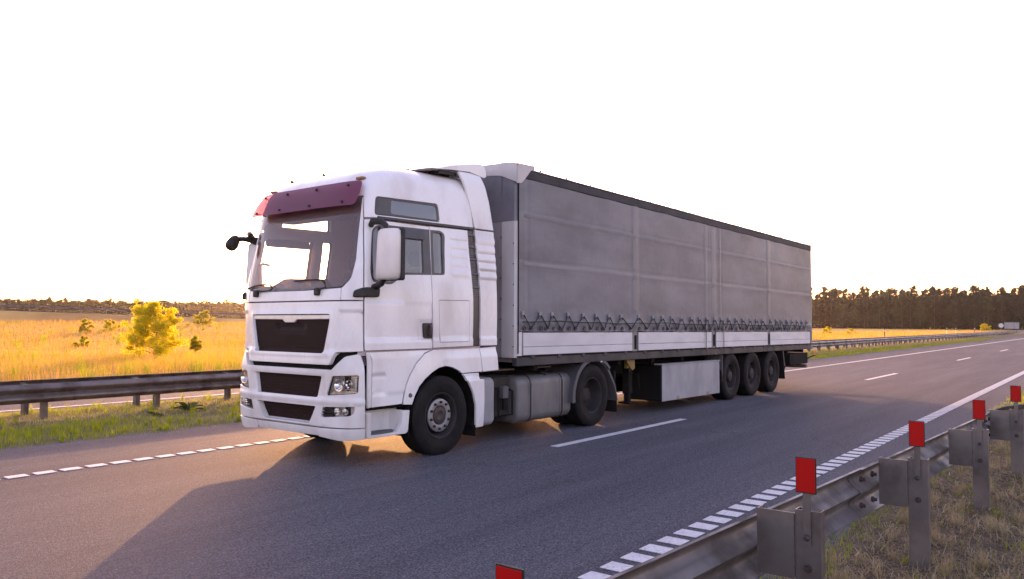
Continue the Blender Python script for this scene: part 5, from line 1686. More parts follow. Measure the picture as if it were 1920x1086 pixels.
# white cap over the front top edge
def zcap_low(y):
    e = abs(y)
    return 3.885 - .03 * max(0, (e - .6) / .4) ** 2 * (e < 1.0) - (0 if e < 1.0 else .03 + .115 * (e - 1.0) / .28)
mb = MB(); V = []; 
ys = np.concatenate([np.linspace(-1.299, -1.0, 7), np.linspace(-.95, .95, 39), np.linspace(1.0, 1.299, 7)])
for y in ys:
    e = abs(y)
    zt = 4.062 - .045 * max(0, (e - .95) / .335) ** 1.5 + .006 * math.sin(y * 9) - .012 * max(0, .8 - e) * 0
    w = .006 * math.sin(y * 17) + .004 * math.sin(y * 41)
    zl = zcap_low(y)
    V += [(TX0 - .018 + w, y, zl), (TX0 - .026 + w, y, zl + .06), (TX0 - .03 + w, y, zt - .035), (TX0 - .012, y, zt - .006), (TX0 + .06, y, zt + .003), (TX0 + .40, y, zt - .012 - .02 * (e > 1.2))]
n = 6
mb.add(V, [(i * n + k, (i + 1) * n + k, (i + 1) * n + k + 1, i * n + k + 1)[::-1] for i in range(len(ys) - 1) for k in range(n - 1)])
cap = tb(mb, 'front_cap', 'white_tarp', trailer, 50)
for s_ in (1, -1):
    pl = [(TX0 - .012, 3.72), (3.075, 3.735), (3.15, 3.80), (3.30, 3.95), (3.40, 3.975), (3.40, 4.035), (TX0 + .05, 4.02), (TX0 - .012, 3.98)]
    tb(MB().prism(pl, 'y', *sorted((-s_ * 1.286, -s_ * 1.298))), 'cap_flap', 'white_tarp', cap)
    tb(MB().rev((TX0 - .03, -s_ * .62, 3.965), (TX0 - .045, -s_ * .62, 3.965), [(0, 0), (.03, 0), (.025, 1), (0, 1)], 12), 'cap_fitting', 'black_plastic', cap)
# roof sheet
nx, ny = 120, 18
xs = np.linspace(3.30, TX1 + .03, nx); ys = np.linspace(-TW - .018, TW + .018, ny)
X, Yy = np.meshgrid(xs, ys, indexing='ij')
e = np.abs(Yy) / TW
Zr = 4.005 + .02 * (1 - e ** 2) + .007 * vnoise(X * 3.3, Yy * 2, 1) - .010 * np.sin((X - 3.3) * math.pi / .70) ** 2 * (e < .9)
Zr = np.where(e > .99, 3.972 + .004 * vnoise(X * 9, X, 2), Zr)
mb = MB().add(np.stack([X, Yy, Zr], -1).reshape(-1, 3), [(i * ny + j, (i + 1) * ny + j, (i + 1) * ny + j + 1, i * ny + j + 1) for i in range(nx - 1) for j in range(ny - 1)])
tb(mb, 'roof_sheet', 'white_tarp', trailer, 60)
# load bed and inside
tb(MB().box(TX0 + .05, TX1, -TW + .101, TW - .101, 1.12, 1.20, .004), 'load_floor', 'dirty_steel')
# rear doors
for s_ in (1, -1):
    d = tb(MB().box(TX1 + .022, TX1 + .055, *sorted((-s_ * .004, -s_ * (TW - .01))), 1.19, 3.93, .008), 'rear_door', 'board_paint')
    for y in (.35, .9):
        tb(MB().cyl((TX1 + .075, -s_ * y, 1.16), (TX1 + .075, -s_ * y, 3.95), .016, n=8), 'locking_bar', 'galvanised', d)
tb(MB().box(TX1 - .02, TX1 + .05, -TW + .005, TW - .005, 3.935, 3.998, .008), 'rear_header', 'white_tarp')

# --- underframe
for s_ in (1, -1):
    pts = [(3.2, 1.064), (3.2, .99), (6.2, .99), (6.9, .72), (16.3, .72), (16.3, 1.064)]
    tb(MB().prism(pts, 'y', -s_ * .52 - .06, -s_ * .52 + .06), 'frame_beam', 'chassis')
for x in np.arange(3.6, 16.4, 1.25):
    tb(MB().box(x - .05, x + .05, -1.17, 1.17, .98, 1.062, .006), 'crossmember', 'chassis')
tb(MB().cyl((4.62, 0, .93), (4.62, 0, 1.05), .05, n=12), 'kingpin', 'dirty_steel')
tb(MB().box(3.3, 5.6, -.6, .6, 1.0, 1.06, .005), 'skid_plate', 'chassis')
# landing legs
for s_ in (1, -1):
    lg = tb(MB().box(6.72, 6.86, -s_ * .93 - .07, -s_ * .93 + .07, .42, 1.05, .012), 'landing_leg', 'chassis')
    tb(MB().box(6.74, 6.84, -s_ * .93 - .05, -s_ * .93 + .05, .27, .42, .008), 'inner_leg', 'chassis', lg)
    tb(MB().box(6.66, 6.96, -s_ * .93 - .12, -s_ * .93 + .12, .24, .272, .008), 'foot_plate', 'chassis', lg)
tb(MB().cyl((6.79, -.9, .75), (6.79, .9, .75), .03, n=10), 'landing_shaft', 'chassis')
tb(MB().tube([(6.79, -1.0, .78), (6.79, -1.16, .78), (6.81, -1.16, .52)], .012, 6), 'crank_handle', 'chassis')
tb(MB().prism([(6.36, 1.06), (6.66, 1.06), (6.66, .90), (6.58, .86), (6.40, 1.0)], 'y', -1.16, -1.13), 'yellow_bracket', 'yellow_paint')
tb(MB().box(6.45, 6.62, -1.131, -1.05, .90, 1.05, .01), 'yellow_box', 'yellow_paint')
# pallet box
for s_ in (1, -1):
    y0, y1 = sorted((-s_ * .50, -s_ * 1.19))
    pb = tb(MB().box(7.62, 10.34, y0, y1, .235, .915, .015), 'pallet_box', 'chassis')
    yf = sorted((-s_ * 1.191, -s_ * 1.212))
    tb(MB().box(7.64, 10.32, *yf, .225, .925, .008), 'box_lid', 'box_grey', pb)
    tb(MB().box(7.60, 10.35, *sorted((-s_ * 1.05, -s_ * 1.225)), .918, .945, .008), 'box_top_rail', 'box_grey', pb)
    for x in (8.3, 9.7):
        tb(MB().box(x - .05, x + .05, *sorted((-s_ * 1.213, -s_ * 1.228)), .24, .30, .005), 'box_latch', 'dirty_steel', pb)
    for x in (7.75, 10.2):
        tb(MB().box(x - .03, x + .03, -s_ * .9 - .03, -s_ * .9 + .03, .90, 1.06, .004), 'box_hanger', 'chassis', pb)
# axles and wheels
AX = (10.92, 12.22, 13.52)
for i, x in enumerate(AX):
    MB().cyl((x, -1.0, .515), (x, 1.0, .515), .065, n=14).build('axle', 'chassis', trailer)
    for s_ in (1, -1):
        place_wheel(trailer, 'trailer', x, -s_ * 1.055, s_, zc=.520, ang=.2 + i * .35)
        MB().cyl((x, -s_ * .70, .515), (x, -s_ * .96, .515), .19, n=18).build('brake_drum', 'liner_black', trailer)
        MB().box(x - .5, x + .12, -s_ * .55 - .05, -s_ * .55 + .05, .50, .62, .01).build('trailing_arm', 'chassis', trailer)
        MB().rev((x + .25, -s_ * .55, .55), (x + .25, -s_ * .55, .80), [(0, 0), (.12, 0), (.14, .3), (.14, .7), (.12, 1), (0, 1)], 14).build('air_bag', 'rubber', trailer)
        # flat mudguard
        y0, y1 = sorted((-s_ * .87, -s_ * 1.24))
for s_ in (1, -1):
    y0, y1 = sorted((-s_ * .85, -s_ * 1.235))
    MB().box(10.36, 14.20, y0, y1, 1.056, 1.0605, .001).build('mudguard', 'black_plastic', trailer)
    MB().prism([(10.40, 1.05), (10.43, 1.05), (10.46, .44), (10.43, .44)], 'y', y0, y1).build('front_mudflap', 'grey_plastic', trailer)
    MB().prism([(14.26, 1.0), (14.30, 1.0), (14.40, .62), (14.44, .27), (14.41, .27), (14.36, .62)], 'y', y0, y1).build('rear_mudflap', 'rubber', trailer)
    MB().prism([(14.30, 1.0), (14.34, 1.0), (14.44, .62), (14.41, .60)], 'y', y0 - .002, y1 + .002).build('flap_holder', 'grey_plastic', trailer)
    # air tank
    MB().rev((14.62, -s_ * .62, .60), (14.62, -s_ * 1.17, .60), [(0, 0), (.10, .02), (.13, .1), (.13, .9), (.10, .98), (0, 1)], 16).build('air_tank', 'chassis', trailer)
    # rear lamp box
    lb = MB().box(14.95, 16.42, *sorted((-s_ * .70, -s_ * 1.20)), .60, .90, .012).build('rear_carrier', 'chassis', trailer)
    MB().box(16.425, 16.48, *sorted((-s_ * .72, -s_ * 1.18)), .64, .82, .01).build('tail_lamp', 'red_lens', lb)
    MB().tube([(16.36, -s_ * 1.19, .72), (16.44, -s_ * 1.27, .78), (16.50, -s_ * 1.36, .82)], [.022, .02, .018], 8).build('marker_stalk', 'black_plastic', lb)
    MB().rev((16.50, -s_ * 1.35, .815), (16.53, -s_ * 1.41, .84), [(0, 0), (.03, .1), (.035, .5), (.025, 1), (0, 1)], 10).build('marker_lamp', 'orange_rubber', lb)
MB().box(16.30, 16.42, -1.19, 1.19, .475, .575, .012).build('underrun_bar', 'galvanised', trailer, label='galvanised rear underrun bar')
for x in (10.0, 12.9):
    MB().box(x - .03, x + .03, -1.276, -1.262, 1.03, 1.055, .005).build('side_lamp', 'amber_lens', trailer)
MB().box(5.3, 5.36, -1.276, -1.262, 1.04, 1.062, .005).build('side_lamp', 'board_paint', trailer)

# ================================================================== VEGETATION
def blades(name, P, H, Wd, mat, lean=.35, segs=2, label=None, cat=None, kind='stuff', flat=0.0):
    n = len(P)
    az = rng.uniform(0, 2 * math.pi, n)
    side = np.stack([np.cos(az), np.sin(az), np.zeros(n)], 1)
    la = rng.uniform(0, 2 * math.pi, n)
    lm = np.abs(rng.normal(0, lean, n)) + flat * rng.uniform(0, 1, n)
    ld = np.stack([np.cos(la) * lm, np.sin(la) * lm, np.zeros(n)], 1)
    H = np.asarray(H); Wd = np.asarray(Wd)
    up = np.array([0, 0, 1.0])
    vert = 1 / np.sqrt(1 + lm ** 2)
    b0 = P - side * Wd[:, None] / 2; b1 = P + side * Wd[:, None] / 2
    if segs == 1:
        tip = P + (up + ld) * (H * vert)[:, None]
        V = np.stack([b0, b1, tip], 1).reshape(-1, 3)
        T = np.arange(3 * n).reshape(-1, 3)
    else:
        mid = P + (up + ld * .45) * (H * vert * .55)[:, None]
        m0 = mid - side * Wd[:, None] * .38; m1 = mid + side * Wd[:, None] * .38
        tip = P + (up * (1 - .25 * lm[:, None]) + ld * 1.25) * (H * vert)[:, None]
        V = np.stack([b0, b1, m0, m1, tip], 1).reshape(-1, 3)
        k = np.arange(n)[:, None] * 5
        T = np.concatenate([k + [[0, 1, 3]], k + [[0, 3, 2]], k + [[2, 3, 4]]], 0)
    o = tri_obj(name, V, T, mat)
    tag(o, label, cat, kind=kind)
    return o

def cnoise(x, y, s):
    return .5 + .5 * vnoise(x, y, s)

# median: green grass in low drifts, with yellow dry stems
n = 230000
x = -9 + 110 * rng.uniform(0, 1, n) ** 1.9; y = rng.uniform(3.32, 8.1, n)
d = cnoise(x * 1.7, y * 2.3, 1) * .6 + cnoise(x * 5, y * 6, 2) * .4
edge = np.clip(np.minimum(y - 3.2, 8.2 - y) / .5, 0, 1)
keep = (rng.uniform(0, 1, n) < (.25 + .9 * d) * (.25 + .75 * edge)) & ~((y > 5.2) & (y < 6.6) & (rng.uniform(0, 1, n) < .45))
x, y, d, edge = x[keep], y[keep], d[keep], edge[keep]
P = np.stack([x, y, median_z(x, y) - .01], 1)
far = 1 + np.clip(np.hypot(x - CAM.x, y - CAM.y) - 14, 0, 90) / 25
blades('median_grass', P, (.035 + .15 * d * rng.uniform(.4, 1.3, len(x))) * (.5 + .5 * edge) * np.where(y > 5.0, .62, 1.0) / (1 + np.clip(x - 15, 0, 60) / 60), .006 * far ** .8 * rng.uniform(.7, 1.4, len(x)), 'grass_green', .4, 2, 'green grass growing along the median under the guardrails', 'grass')
n = 26000
x = -9 + 100 * rng.uniform(0, 1, n) ** 1.9; y = rng.uniform(4.6, 8.1, n)
P = np.stack([x, y, median_z(x, y) - .01], 1)
far = 1 + np.clip(np.hypot(x - CAM.x, y - CAM.y) - 14, 0, 90) / 25
blades('median_dry_grass', P, .05 + .12 * rng.uniform(0, 1, n), .007 * far, 'grass_dry', .6, 2, 'dry straw stems among the median grass', 'grass', flat=.8)

# right verge
n = 90000
x = -4.5 + 30 * rng.uniform(0, 1, n) ** 2.0; y = -6.35 - 3.8 * rng.uniform(0, 1, n) ** 1.1
d = cnoise(x * 2.3, y * 3.1, 3) * .55 + cnoise(x * 7, y * 8, 5) * .45
k = rng.uniform(0, 1, n) < .25 + .9 * d
x, y, d = x[k], y[k], d[k]
P = np.stack([x, y, verge_z(x, y) - .005], 1)
blades('verge_dry_grass', P, .03 + .13 * rng.uniform(0, 1, len(x)) * (.4 + d), .0045 * rng.uniform(.6, 1.6, len(x)), 'grass_dry', .7, 2, 'flattened dry straw and grass on the right verge', 'grass', flat=1.6)
n = 46000
x = -4.5 + 60 * rng.uniform(0, 1, n) ** 1.7; y = -6.05 - 3.9 * rng.uniform(0, 1, n) ** 1.4
d = np.clip(cnoise(x * 1.9 + 2, y * 2.7, 7) * 1.5 - .55, 0, 1)
near_edge = np.exp(-((y + 6.35) / .28) ** 2)
p = np.clip(d * .55 * np.where(x < 7, .55, 1) + near_edge * .9, 0, 1)
k = rng.uniform(0, 1, n) < p
x, y, d = x[k], y[k], d[k]
P = np.stack([x, y, verge_z(x, y) - .005], 1)
far = 1 + np.clip(np.hypot(x - CAM.x, y - CAM.y) - 8, 0, 90) / 20
blades('verge_green_grass', P, .03 + .12 * rng.uniform(0, 1, len(x)), .006 * far * rng.uniform(.7, 1.3, len(x)), 'grass_green', .45, 2, 'green grass tufts along the right edge of the road', 'grass')
# tufts: many blades fanning out of one root
def tufts(name, C, H, n_per, mat, w, label, lean=.8):
    m = len(C)
    P = np.repeat(C, n_per, 0) + rng.normal(0, 1, (m * n_per, 3)) * np.array([.018, .018, 0])
    blades(name, P, np.repeat(H, n_per) * rng.uniform(.5, 1.15, m * n_per), w * rng.uniform(.6, 1.4, m * n_per), mat, lean, 2, label, 'grass')
m = 1100
x = -3.2 + 13 * rng.uniform(0, 1, m) ** 1.4; y = -6.55 - 3.2 * rng.uniform(0, 1, m)
tufts('verge_dry_tufts', np.stack([x, y, verge_z(x, y) - .01], 1), rng.uniform(.07, .19, m), 38, 'grass_dry', .0035, 'dry yellow grass tufts on the right verge')
m = 150
x = -3.2 + 13 * rng.uniform(0, 1, m) ** 1.4; y = -6.5 - 3.2 * rng.uniform(0, 1, m)
tufts('verge_green_tufts', np.stack([x, y, verge_z(x, y) - .01], 1), rng.uniform(.05, .13, m), 26, 'grass_green', .004, 'small green grass tufts on the right verge', .6)
m = 420
x = -8 + 60 * rng.uniform(0, 1, m) ** 1.7; y = rng.choice([4.0, 4.4, 4.9, 5.6, 6.6, 7.5], m) + rng.normal(0, .3, m)
y = np.clip(y, 3.6, 7.9)
tufts('median_tufts', np.stack([x, y, median_z(x, y) - .01], 1), rng.uniform(.10, .26, m), 30, 'grass_green', .006, 'taller green grass tufts in the median', .5)

# loose straw lying on the soil
n = 16000
x = -3.5 + 12 * rng.uniform(0, 1, n) ** 1.5; y = -6.6 - 3.0 * rng.uniform(0, 1, n)
L = rng.uniform(.04, .22, n); a = rng.uniform(0, math.pi, n); w = rng.uniform(.0015, .004, n)
z = verge_z(x, y) + rng.uniform(.004, .04, n)
dx, dy = np.cos(a) * L / 2, np.sin(a) * L / 2; px_, py_ = -np.sin(a) * w, np.cos(a) * w
tl = rng.normal(0, .012, n)
V = np.stack([np.stack([x - dx - px_, y - dy - py_, z - tl], 1), np.stack([x + dx - px_, y + dy - py_, z + tl], 1), np.stack([x + dx + px_, y + dy + py_, z + tl + .002], 1), np.stack([x - dx + px_, y - dy + py_, z - tl + .002], 1)], 1).reshape(-1, 3)
k4 = np.arange(n)[:, None] * 4
tag(tri_obj('verge_straw', V, np.concatenate([k4 + [[0, 1, 2]], k4 + [[0, 2, 3]]], 0), 'grass_dry'), 'loose pale straw littered on the right verge soil', 'straw', kind='stuff')

# golden field
n = 330000
az = R(1) + R(84) * rng.uniform(0, 1, n); r = 19 * (260 / 19) ** rng.uniform(0, 1, n) ** .85
x = CAM.x + r * np.cos(az); y = CAM.y + r * np.sin(az)
dramp = (np.stack([x, y], 1) - _r0) @ _rn
k = (y > 15.95) & (dramp > 5.5)
x, y, r = x[k], y[k], r[k]
d = cnoise(x * .35, y * .35, 2) * .6 + cnoise(x * 1.1, y * 1.3, 4) * .4
k = rng.uniform(0, 1, len(x)) < .35 + .8 * d
x, y, r, d = x[k], y[k], r[k], d[k]
P = np.stack([x, y, slope_z(x, y) - .01], 1)
hh = (.18 + .46 * d * rng.uniform(.4, 1.3, len(x))) * np.where(y < 20, 1.25, 1.0) * (.55 + .9 * cnoise(x * .16, y * .21, 9))
blades('field_grass', P, hh, .010 * (r / 22) * rng.uniform(.7, 1.6, len(x)), 'grass_gold', .30, 1, 'tall golden grass covering the field beyond the road', 'grass')

# green weeds standing in the golden grass
m = 1500
a_ = R(8) + R(70) * rng.uniform(0, 1, m); r_ = 21 * (130 / 21) ** rng.uniform(0, 1, m)
x = CAM.x + r_ * np.cos(a_); y = CAM.y + r_ * np.sin(a_)
k = (y > 16.3) & ((np.stack([x, y], 1) - _r0) @ _rn > 8) & (cnoise(x * .22, y * .3, 6) > .45)
x, y, r_ = x[k], y[k], r_[k]
m = len(x)
P = np.repeat(np.stack([x, y, slope_z(x, y)], 1), 26, 0) + rng.normal(0, 1, (m * 26, 3)) * np.array([.10, .10, 0])
blades('field_weeds', P, np.repeat(rng.uniform(.3, .75, m), 26) * rng.uniform(.5, 1.1, m * 26), .012 * np.repeat(r_, 26) / 24, 'grass_green', .45, 2, 'green weeds scattered through the golden field', 'weeds')

# ---- trees
def leaf_cloud(C, Rad, per, size, squash=.8, rn=rng):
    """leaf quads scattered round clump centres"""
    Cs = np.repeat(C, per, 0); Rs = np.repeat(Rad, per)
    n = len(Cs)
    v = rn.normal(0, 1, (n, 3)); v /= np.linalg.norm(v, axis=1, keepdims=True)
    p = Cs + v * (Rs * rn.uniform(.25, 1.05, n) ** .6)[:, None] * np.array([1, 1, squash])
    a = rn.normal(0, 1, (n, 3)); a /= np.linalg.norm(a, axis=1, keepdims=True)
    b = np.cross(a, rn.normal(0, 1, (n, 3))); b /= np.linalg.norm(b, axis=1, keepdims=True) + 1e-9
    s = size * rn.uniform(.55, 1.35, n)[:, None]
    V = np.stack([p - a * s, p + b * s * .45, p + a * s, p - b * s * .45], 1).reshape(-1, 3)
    k = np.arange(n)[:, None] * 4
    return V, np.concatenate([k + [[0, 1, 2]], k + [[0, 2, 3]]], 0)

def limb(mb, p0, p1, r0, r1, bend=.1, n=5, rn=rng):
    p0, p1 = np.array(p0, float), np.array(p1, float)
    L = np.linalg.norm(p1 - p0)
    o = rn.normal(0, bend * L, 3)
    pts = [p0 + (p1 - p0) * t + o * math.sin(math.pi * t) for t in np.linspace(0, 1, n)]
    mb.tube(pts, [r0 + (r1 - r0) * t for t in np.linspace(0, 1, n)], 6)
    return pts

def shrub_tree(name, label, cat, loc, h, wid, nb, per, leaf, mat, trunk_r, seed, group=None, low=.15):
    rn = np.random.default_rng(seed)
    t = thing(name, label, cat, loc, group)
    mb = MB()
    main = limb(mb, (0, 0, -.15), (rn.normal(0, .04) * h, rn.normal(0, .04) * h, h * .9), trunk_r, trunk_r * .2, .04, 8, rn)
    C, Rd = [], []
    for i in range(nb):
        k = low + (.92 - low) * (i + rn.uniform(0, .6)) / nb
        b = np.array(main[0]) + (np.array(main[-1]) - np.array(main[0])) * k
        a = i * 2.4 + rn.uniform(-.5, .5)
        reach = wid / 2 * (1.0 - max(0, k - .45) * 1.25) * rn.uniform(.55, 1.12) * (.75 + .6 * min(k, .42))
        e = b + np.array([math.cos(a) * reach, math.sin(a) * reach, h * rn.uniform(.04, .16)])
        pts = limb(mb, b, e, trunk_r * .45 * (1 - k * .6), trunk_r * .08, .07, 5, rn)
        for q in (2, 3, 4):
            for _ in range(2):
                C.append(pts[q] + rn.normal(0, .055 * h, 3)); Rd.append(h * rn.uniform(.055, .125))
    for _ in range(4):
        C.append(np.array(main[-1]) + rn.normal(0, .035 * h, 3)); Rd.append(h * .07)
    tr = mb.build('trunk', 'bark_pale', t, 40, f=lambda V: V + np.array(loc), origin=loc)
    V, T = leaf_cloud(np.array(C), np.array(Rd), per, leaf, .7, rn)
    tri_obj('crown', V + np.array(loc), T, mat, t, origin=loc)
    return t
shrub_tree('young_tree', 'yellow-green young tree standing alone in the golden field', 'tree', (12.5, 27.3, -.05), 2.72, 2.9, 26, 110, .052, 'leaf_young', .055, 11, None, .10)
shrub_tree('shrub', 'small dark-stemmed shrub right of the lone young tree', 'shrub', (16.0, 29.8, -.05), 1.0, .75, 9, 34, .055, 'leaf_young', .03, 12, 'shrubs in the left field', .35)
shrub_tree('shrub', 'round shrub near the embankment, behind the small dark-stemmed shrub', 'shrub', (45.5, 79.5, float(slope_z(45.5, 79.5))), 1.75, 2.7, 14, 40, .12, 'leaf_young', .05, 13, 'shrubs in the left field', .05)
shrub_tree('shrub', 'pale shrub left of the lone tree, taller of a pair', 'shrub', (27.0, 68.0, float(slope_z(27.0, 68.0))), 1.35, 1.3, 10, 34, .09, 'leaf_young', .03, 14, 'shrubs in the left field', .1)
shrub_tree('shrub', 'pale shrub left of the lone tree, lower and broader of a pair', 'shrub', (30.5, 70.5, float(slope_z(30.5, 70.5))), 1.15, 1.9, 10, 34, .09, 'leaf_young', .03, 15, 'shrubs in the left field', .05)
shrub_tree('shrub', 'low shrub in the field, left of the lone tree and nearest the road', 'shrub', (17.4, 46.0, -.05), .75, 1.3, 9, 30, .08, 'leaf_young', .025, 16, 'shrubs in the left field', .05)
shrub_tree('shrub', 'bright green bush in the field just right of the trailer', 'shrub', (134, 32, -.05), 1.3, 2.0, 9, 30, .14, 'leaf_young', .03, 17, 'shrubs in the right field', .05)
shrub_tree('shrub', 'sparse bush in the field, second from the trailer', 'shrub', (130.5, 27.3, -.05), 1.0, 1.7, 7, 20, .12, 'leaf_young', .03, 18, 'shrubs in the right field', .05)
shrub_tree('shrub', 'bush at the foot of the forest left of the wide road sign', 'shrub', (246, 22, -.05), 2.0, 3.4, 10, 30, .20, 'leaf_young', .06, 19, 'shrubs in the right field', .05)

# broad-leaved weed in the median
def weed(name, label, loc, nl, L, seed):
    rn = np.random.default_rng(seed)
    t = thing(name, label, 'plant', loc)
    for i in range(nl):
        a = 2.4 * i + rn.uniform(-.4, .4); el = rn.uniform(.35, 1.1); l = L * rn.uniform(.6, 1.1); w = l * .32
        V = []
        for k in range(7):
            u = k / 6
            rad = l * (.15 + .85 * u) * math.cos(el * (1 - .35 * u)); zz = l * (.15 + .85 * u) * math.sin(el) * (1 - .45 * u * u)
            ww = w * math.sin(math.pi * min(1, .08 + u * .92)) ** .7
            for sgn, dz in ((-1, .012), (0, -.01), (1, .012)):
                V.append((loc[0] + rad * math.cos(a) - sgn * ww * math.sin(a), loc[1] + rad * math.sin(a) + sgn * ww * math.cos(a), loc[2] + zz + dz))
        F = [(k * 3 + j, k * 3 + j + 1, (k + 1) * 3 + j + 1, (k + 1) * 3 + j) for k in range(6) for j in range(2)]
        mesh_obj('leaf', V, F, 'leaf_weed', t, 50)
    MB().tube([(loc[0], loc[1], loc[2] - .03), (loc[0] + .01, loc[1], loc[2] + L * .5)], .008, 6).build('stem', 'leaf_weed', t)
weed('weed', 'dark broad-leaved weed growing in the median beside the truck', (1.75, 5.35, .05), 11, .34, 5)
weed('weed', 'small leafy weed in the median grass, left of the larger one', (1.0, 5.05, .04), 8, .18, 6)
weed('weed', 'small grey-green leafy weed on the right verge beside a rail post', (3.25, -7.62, .06), 8, .09, 8)

# forest trees: a few builds, then copies
def forest_proto(kind, seed):
    rn = np.random.default_rng(seed)
    h = {'pine': 15.5, 'birch': 13.5, 'spruce': 15.0}[kind] * rn.uniform(.92, 1.08)
    mb = MB()
    tip = (rn.normal(0, .25), rn.normal(0, .25), h * .96)
    main = limb(mb, (0, 0, -.4), tip, .17, .03, .01, 8, rn)
    C, Rd = [], []
    if kind == 'pine':
        for i in range(40):
            k = rn.uniform(.22, .98); r = 2.3 * (1 - max(0, (k - .5)) * 1.5) * rn.uniform(.3, 1); a = rn.uniform(0, 6.28)
            C.append((math.cos(a) * r, math.sin(a) * r, h * k)); Rd.append(rn.uniform(.45, .95))
        for i in range(8):
            k = rn.uniform(.9, 1.0); C.append((tip[0] + rn.normal(0, .4), tip[1] + rn.normal(0, .4), h * k)); Rd.append(.4)
    elif kind == 'spruce':
        for i in range(60):
            k = rn.uniform(.08, 1.0); r = 2.5 * (1.02 - k) * rn.uniform(.4, 1.05); a = rn.uniform(0, 6.28)
            C.append((math.cos(a) * r, math.sin(a) * r, h * k)); Rd.append(.25 + .7 * (1 - k))
    else:
        for i in range(48):
            k = rn.uniform(.10, .97); r = 2.9 * math.sin(math.pi * min(.98, .18 + k * .78)) ** .7 * rn.uniform(.3, 1.0); a = rn.uniform(0, 6.28)
            C.append((math.cos(a) * r, math.sin(a) * r, h * k)); Rd.append(rn.uniform(.6, 1.15))
    for c in C[::3]:
        kz = max(.1, c[2] / h - .06)
        limb(mb, (tip[0] * kz, tip[1] * kz, h * kz), c, .05, .015, .05, 4, rn)
    V, T = leaf_cloud(np.array(C), np.array(Rd), 30, .30 if kind != 'birch' else .27, .75, rn)
    tr = mb.build('trunk', 'bark', None, 40, origin=(0, 0, 0)); COL.objects.unlink(tr)
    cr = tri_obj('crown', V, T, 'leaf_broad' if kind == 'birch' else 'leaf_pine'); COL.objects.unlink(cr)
    return tr, cr
FP = [forest_proto(k, 30 + i) for i, k in enumerate(('pine', 'birch', 'spruce', 'pine', 'birch', 'pine', 'birch'))]
def forest_tree(name, label, group, x, y, s, kind, rz):
    t = bpy.data.objects.new(name, None)
    COL.objects.link(t); t.location = (x, y, -.06); t.rotation_euler = (0, 0, rz); t.scale = (s * random.uniform(.9, 1.2), s * random.uniform(.9, 1.2), s)
    tag(t, label, 'tree', group)
    for src in FP[kind]:
        c = src.copy(); COL.objects.link(c); c.parent = t; c.location = (0, 0, 0)
random.seed(3)
e0, e1 = np.array([290.0, 8.0]), np.array([326.0, 104.0])
ed = (e1 - e0); eL = np.linalg.norm(ed); ed /= eL; en = np.array([ed[1], -ed[0]]); en = en if en @ np.array([1, 0.2]) > 0 else -en
LAB = {0: 'slim pine in the dark forest edge beyond the right field', 1: 'rounded leafy tree in the dark forest edge beyond the right field', 2: 'pointed spruce in the dark forest edge beyond the right field'}
cnt = 0
for row in range(6):
    nrow = (44, 40, 36, 32, 28, 26)[row]
    for i in range(nrow):
        t = -34 + (eL + 60) * (i + random.uniform(.1, .9)) / nrow
        p = e0 + ed * t + en * (row * 5.5 + random.uniform(0, 4.5))
        kind = random.choice((0, 1, 1, 2, 3, 4, 6)) if row < 2 else random.choice((0, 3, 5, 2, 0, 5))
        sc = random.uniform(.84, 1.0) * (.86 if kind in (1, 4, 6) and row == 0 else 1.0) * (1 + .02 * row) * (np.linalg.norm(p - np.array([CAM.x, CAM.y])) / 330)
        forest_tree('forest_tree', LAB[{0: 0, 3: 0, 5: 0, 1: 1, 4: 1, 6: 1, 2: 2}[kind]], 'trees of the forest edge on the right', p[0], p[1], sc, kind, random.uniform(0, 6.28))
        cnt += 1
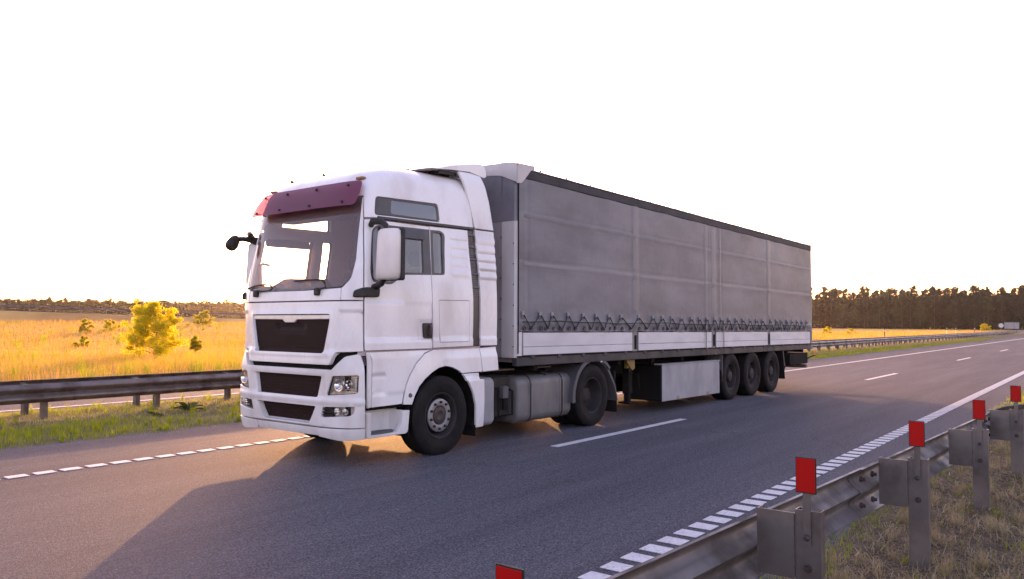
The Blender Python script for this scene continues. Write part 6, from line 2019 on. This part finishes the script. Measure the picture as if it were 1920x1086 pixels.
# undergrowth closing the forest below the crowns
n = 52000
tt = rng.uniform(-34, eL + 26, n); dd = rng.uniform(2, 34, n)
base = e0 + ed * tt[:, None] + en * dd[:, None]
top = 11.8 + 1.2 * vnoise(tt * .5, dd * .4, 3) + 1.2 * vnoise(tt * 1.7, dd, 5)
C = np.stack([base[:, 0], base[:, 1], top * rng.uniform(0, 1, n) ** .9], 1)
V, T = leaf_cloud(C, np.full(n, .8), 2, .55, .8)
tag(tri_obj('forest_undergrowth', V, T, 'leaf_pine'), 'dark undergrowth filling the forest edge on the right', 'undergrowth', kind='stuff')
n = 42000
aa = R(52.5) + R(21) * rng.uniform(0, 1, n); dd = 296 + rng.uniform(0, 40, n)
top = 8.3 + .9 * vnoise(aa * 160, dd * .2, 3) + .6 * vnoise(aa * 420, dd * .1, 5)
C = np.stack([CAM.x + dd * np.cos(aa), CAM.y + dd * np.sin(aa), top * rng.uniform(0, 1, n) ** .8], 1)
V, T = leaf_cloud(C, np.full(n, .7), 2, .5, .8)
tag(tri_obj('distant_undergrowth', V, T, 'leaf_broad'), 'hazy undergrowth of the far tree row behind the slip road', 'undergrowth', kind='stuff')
# distant trees behind the slip road
for i in range(120):
    az = R(53 + 20 * (i + random.uniform(0, 1)) / 120); rr = 290 + random.uniform(-12, 45)
    kind = random.choice((0, 1, 2, 3, 4, 6))
    forest_tree('distant_tree', 'hazy tree in the far row behind the raised slip road', 'trees far behind the slip road', CAM.x + rr * math.cos(az), CAM.y + rr * math.sin(az), random.uniform(.54, .63), kind, random.uniform(0, 6.28))

# ================================================================== AIR
mb = MB().box(-1600, 3100, -2300, 2300, -1.4, 32, .01)
me_v = mb.v; 
hz = bpy.data.materials.new('haze'); hz.use_nodes = True; nt = hz.node_tree; nt.nodes.clear()
o_ = nt.nodes.new('ShaderNodeOutputMaterial'); pv = nt.nodes.new('ShaderNodeVolumePrincipled')
pv.inputs['Color'].default_value = (1.0, 0.97, 0.94, 1)
pv.inputs['Density'].default_value = 0.00009
pv.inputs['Anisotropy'].default_value = 0.83
nt.links.new(pv.outputs['Volume'], o_.inputs['Volume'])
MATS['haze'] = hz
hazeo = mb.build('haze', 'haze', None, 0)
tag(hazeo, kind='stuff')
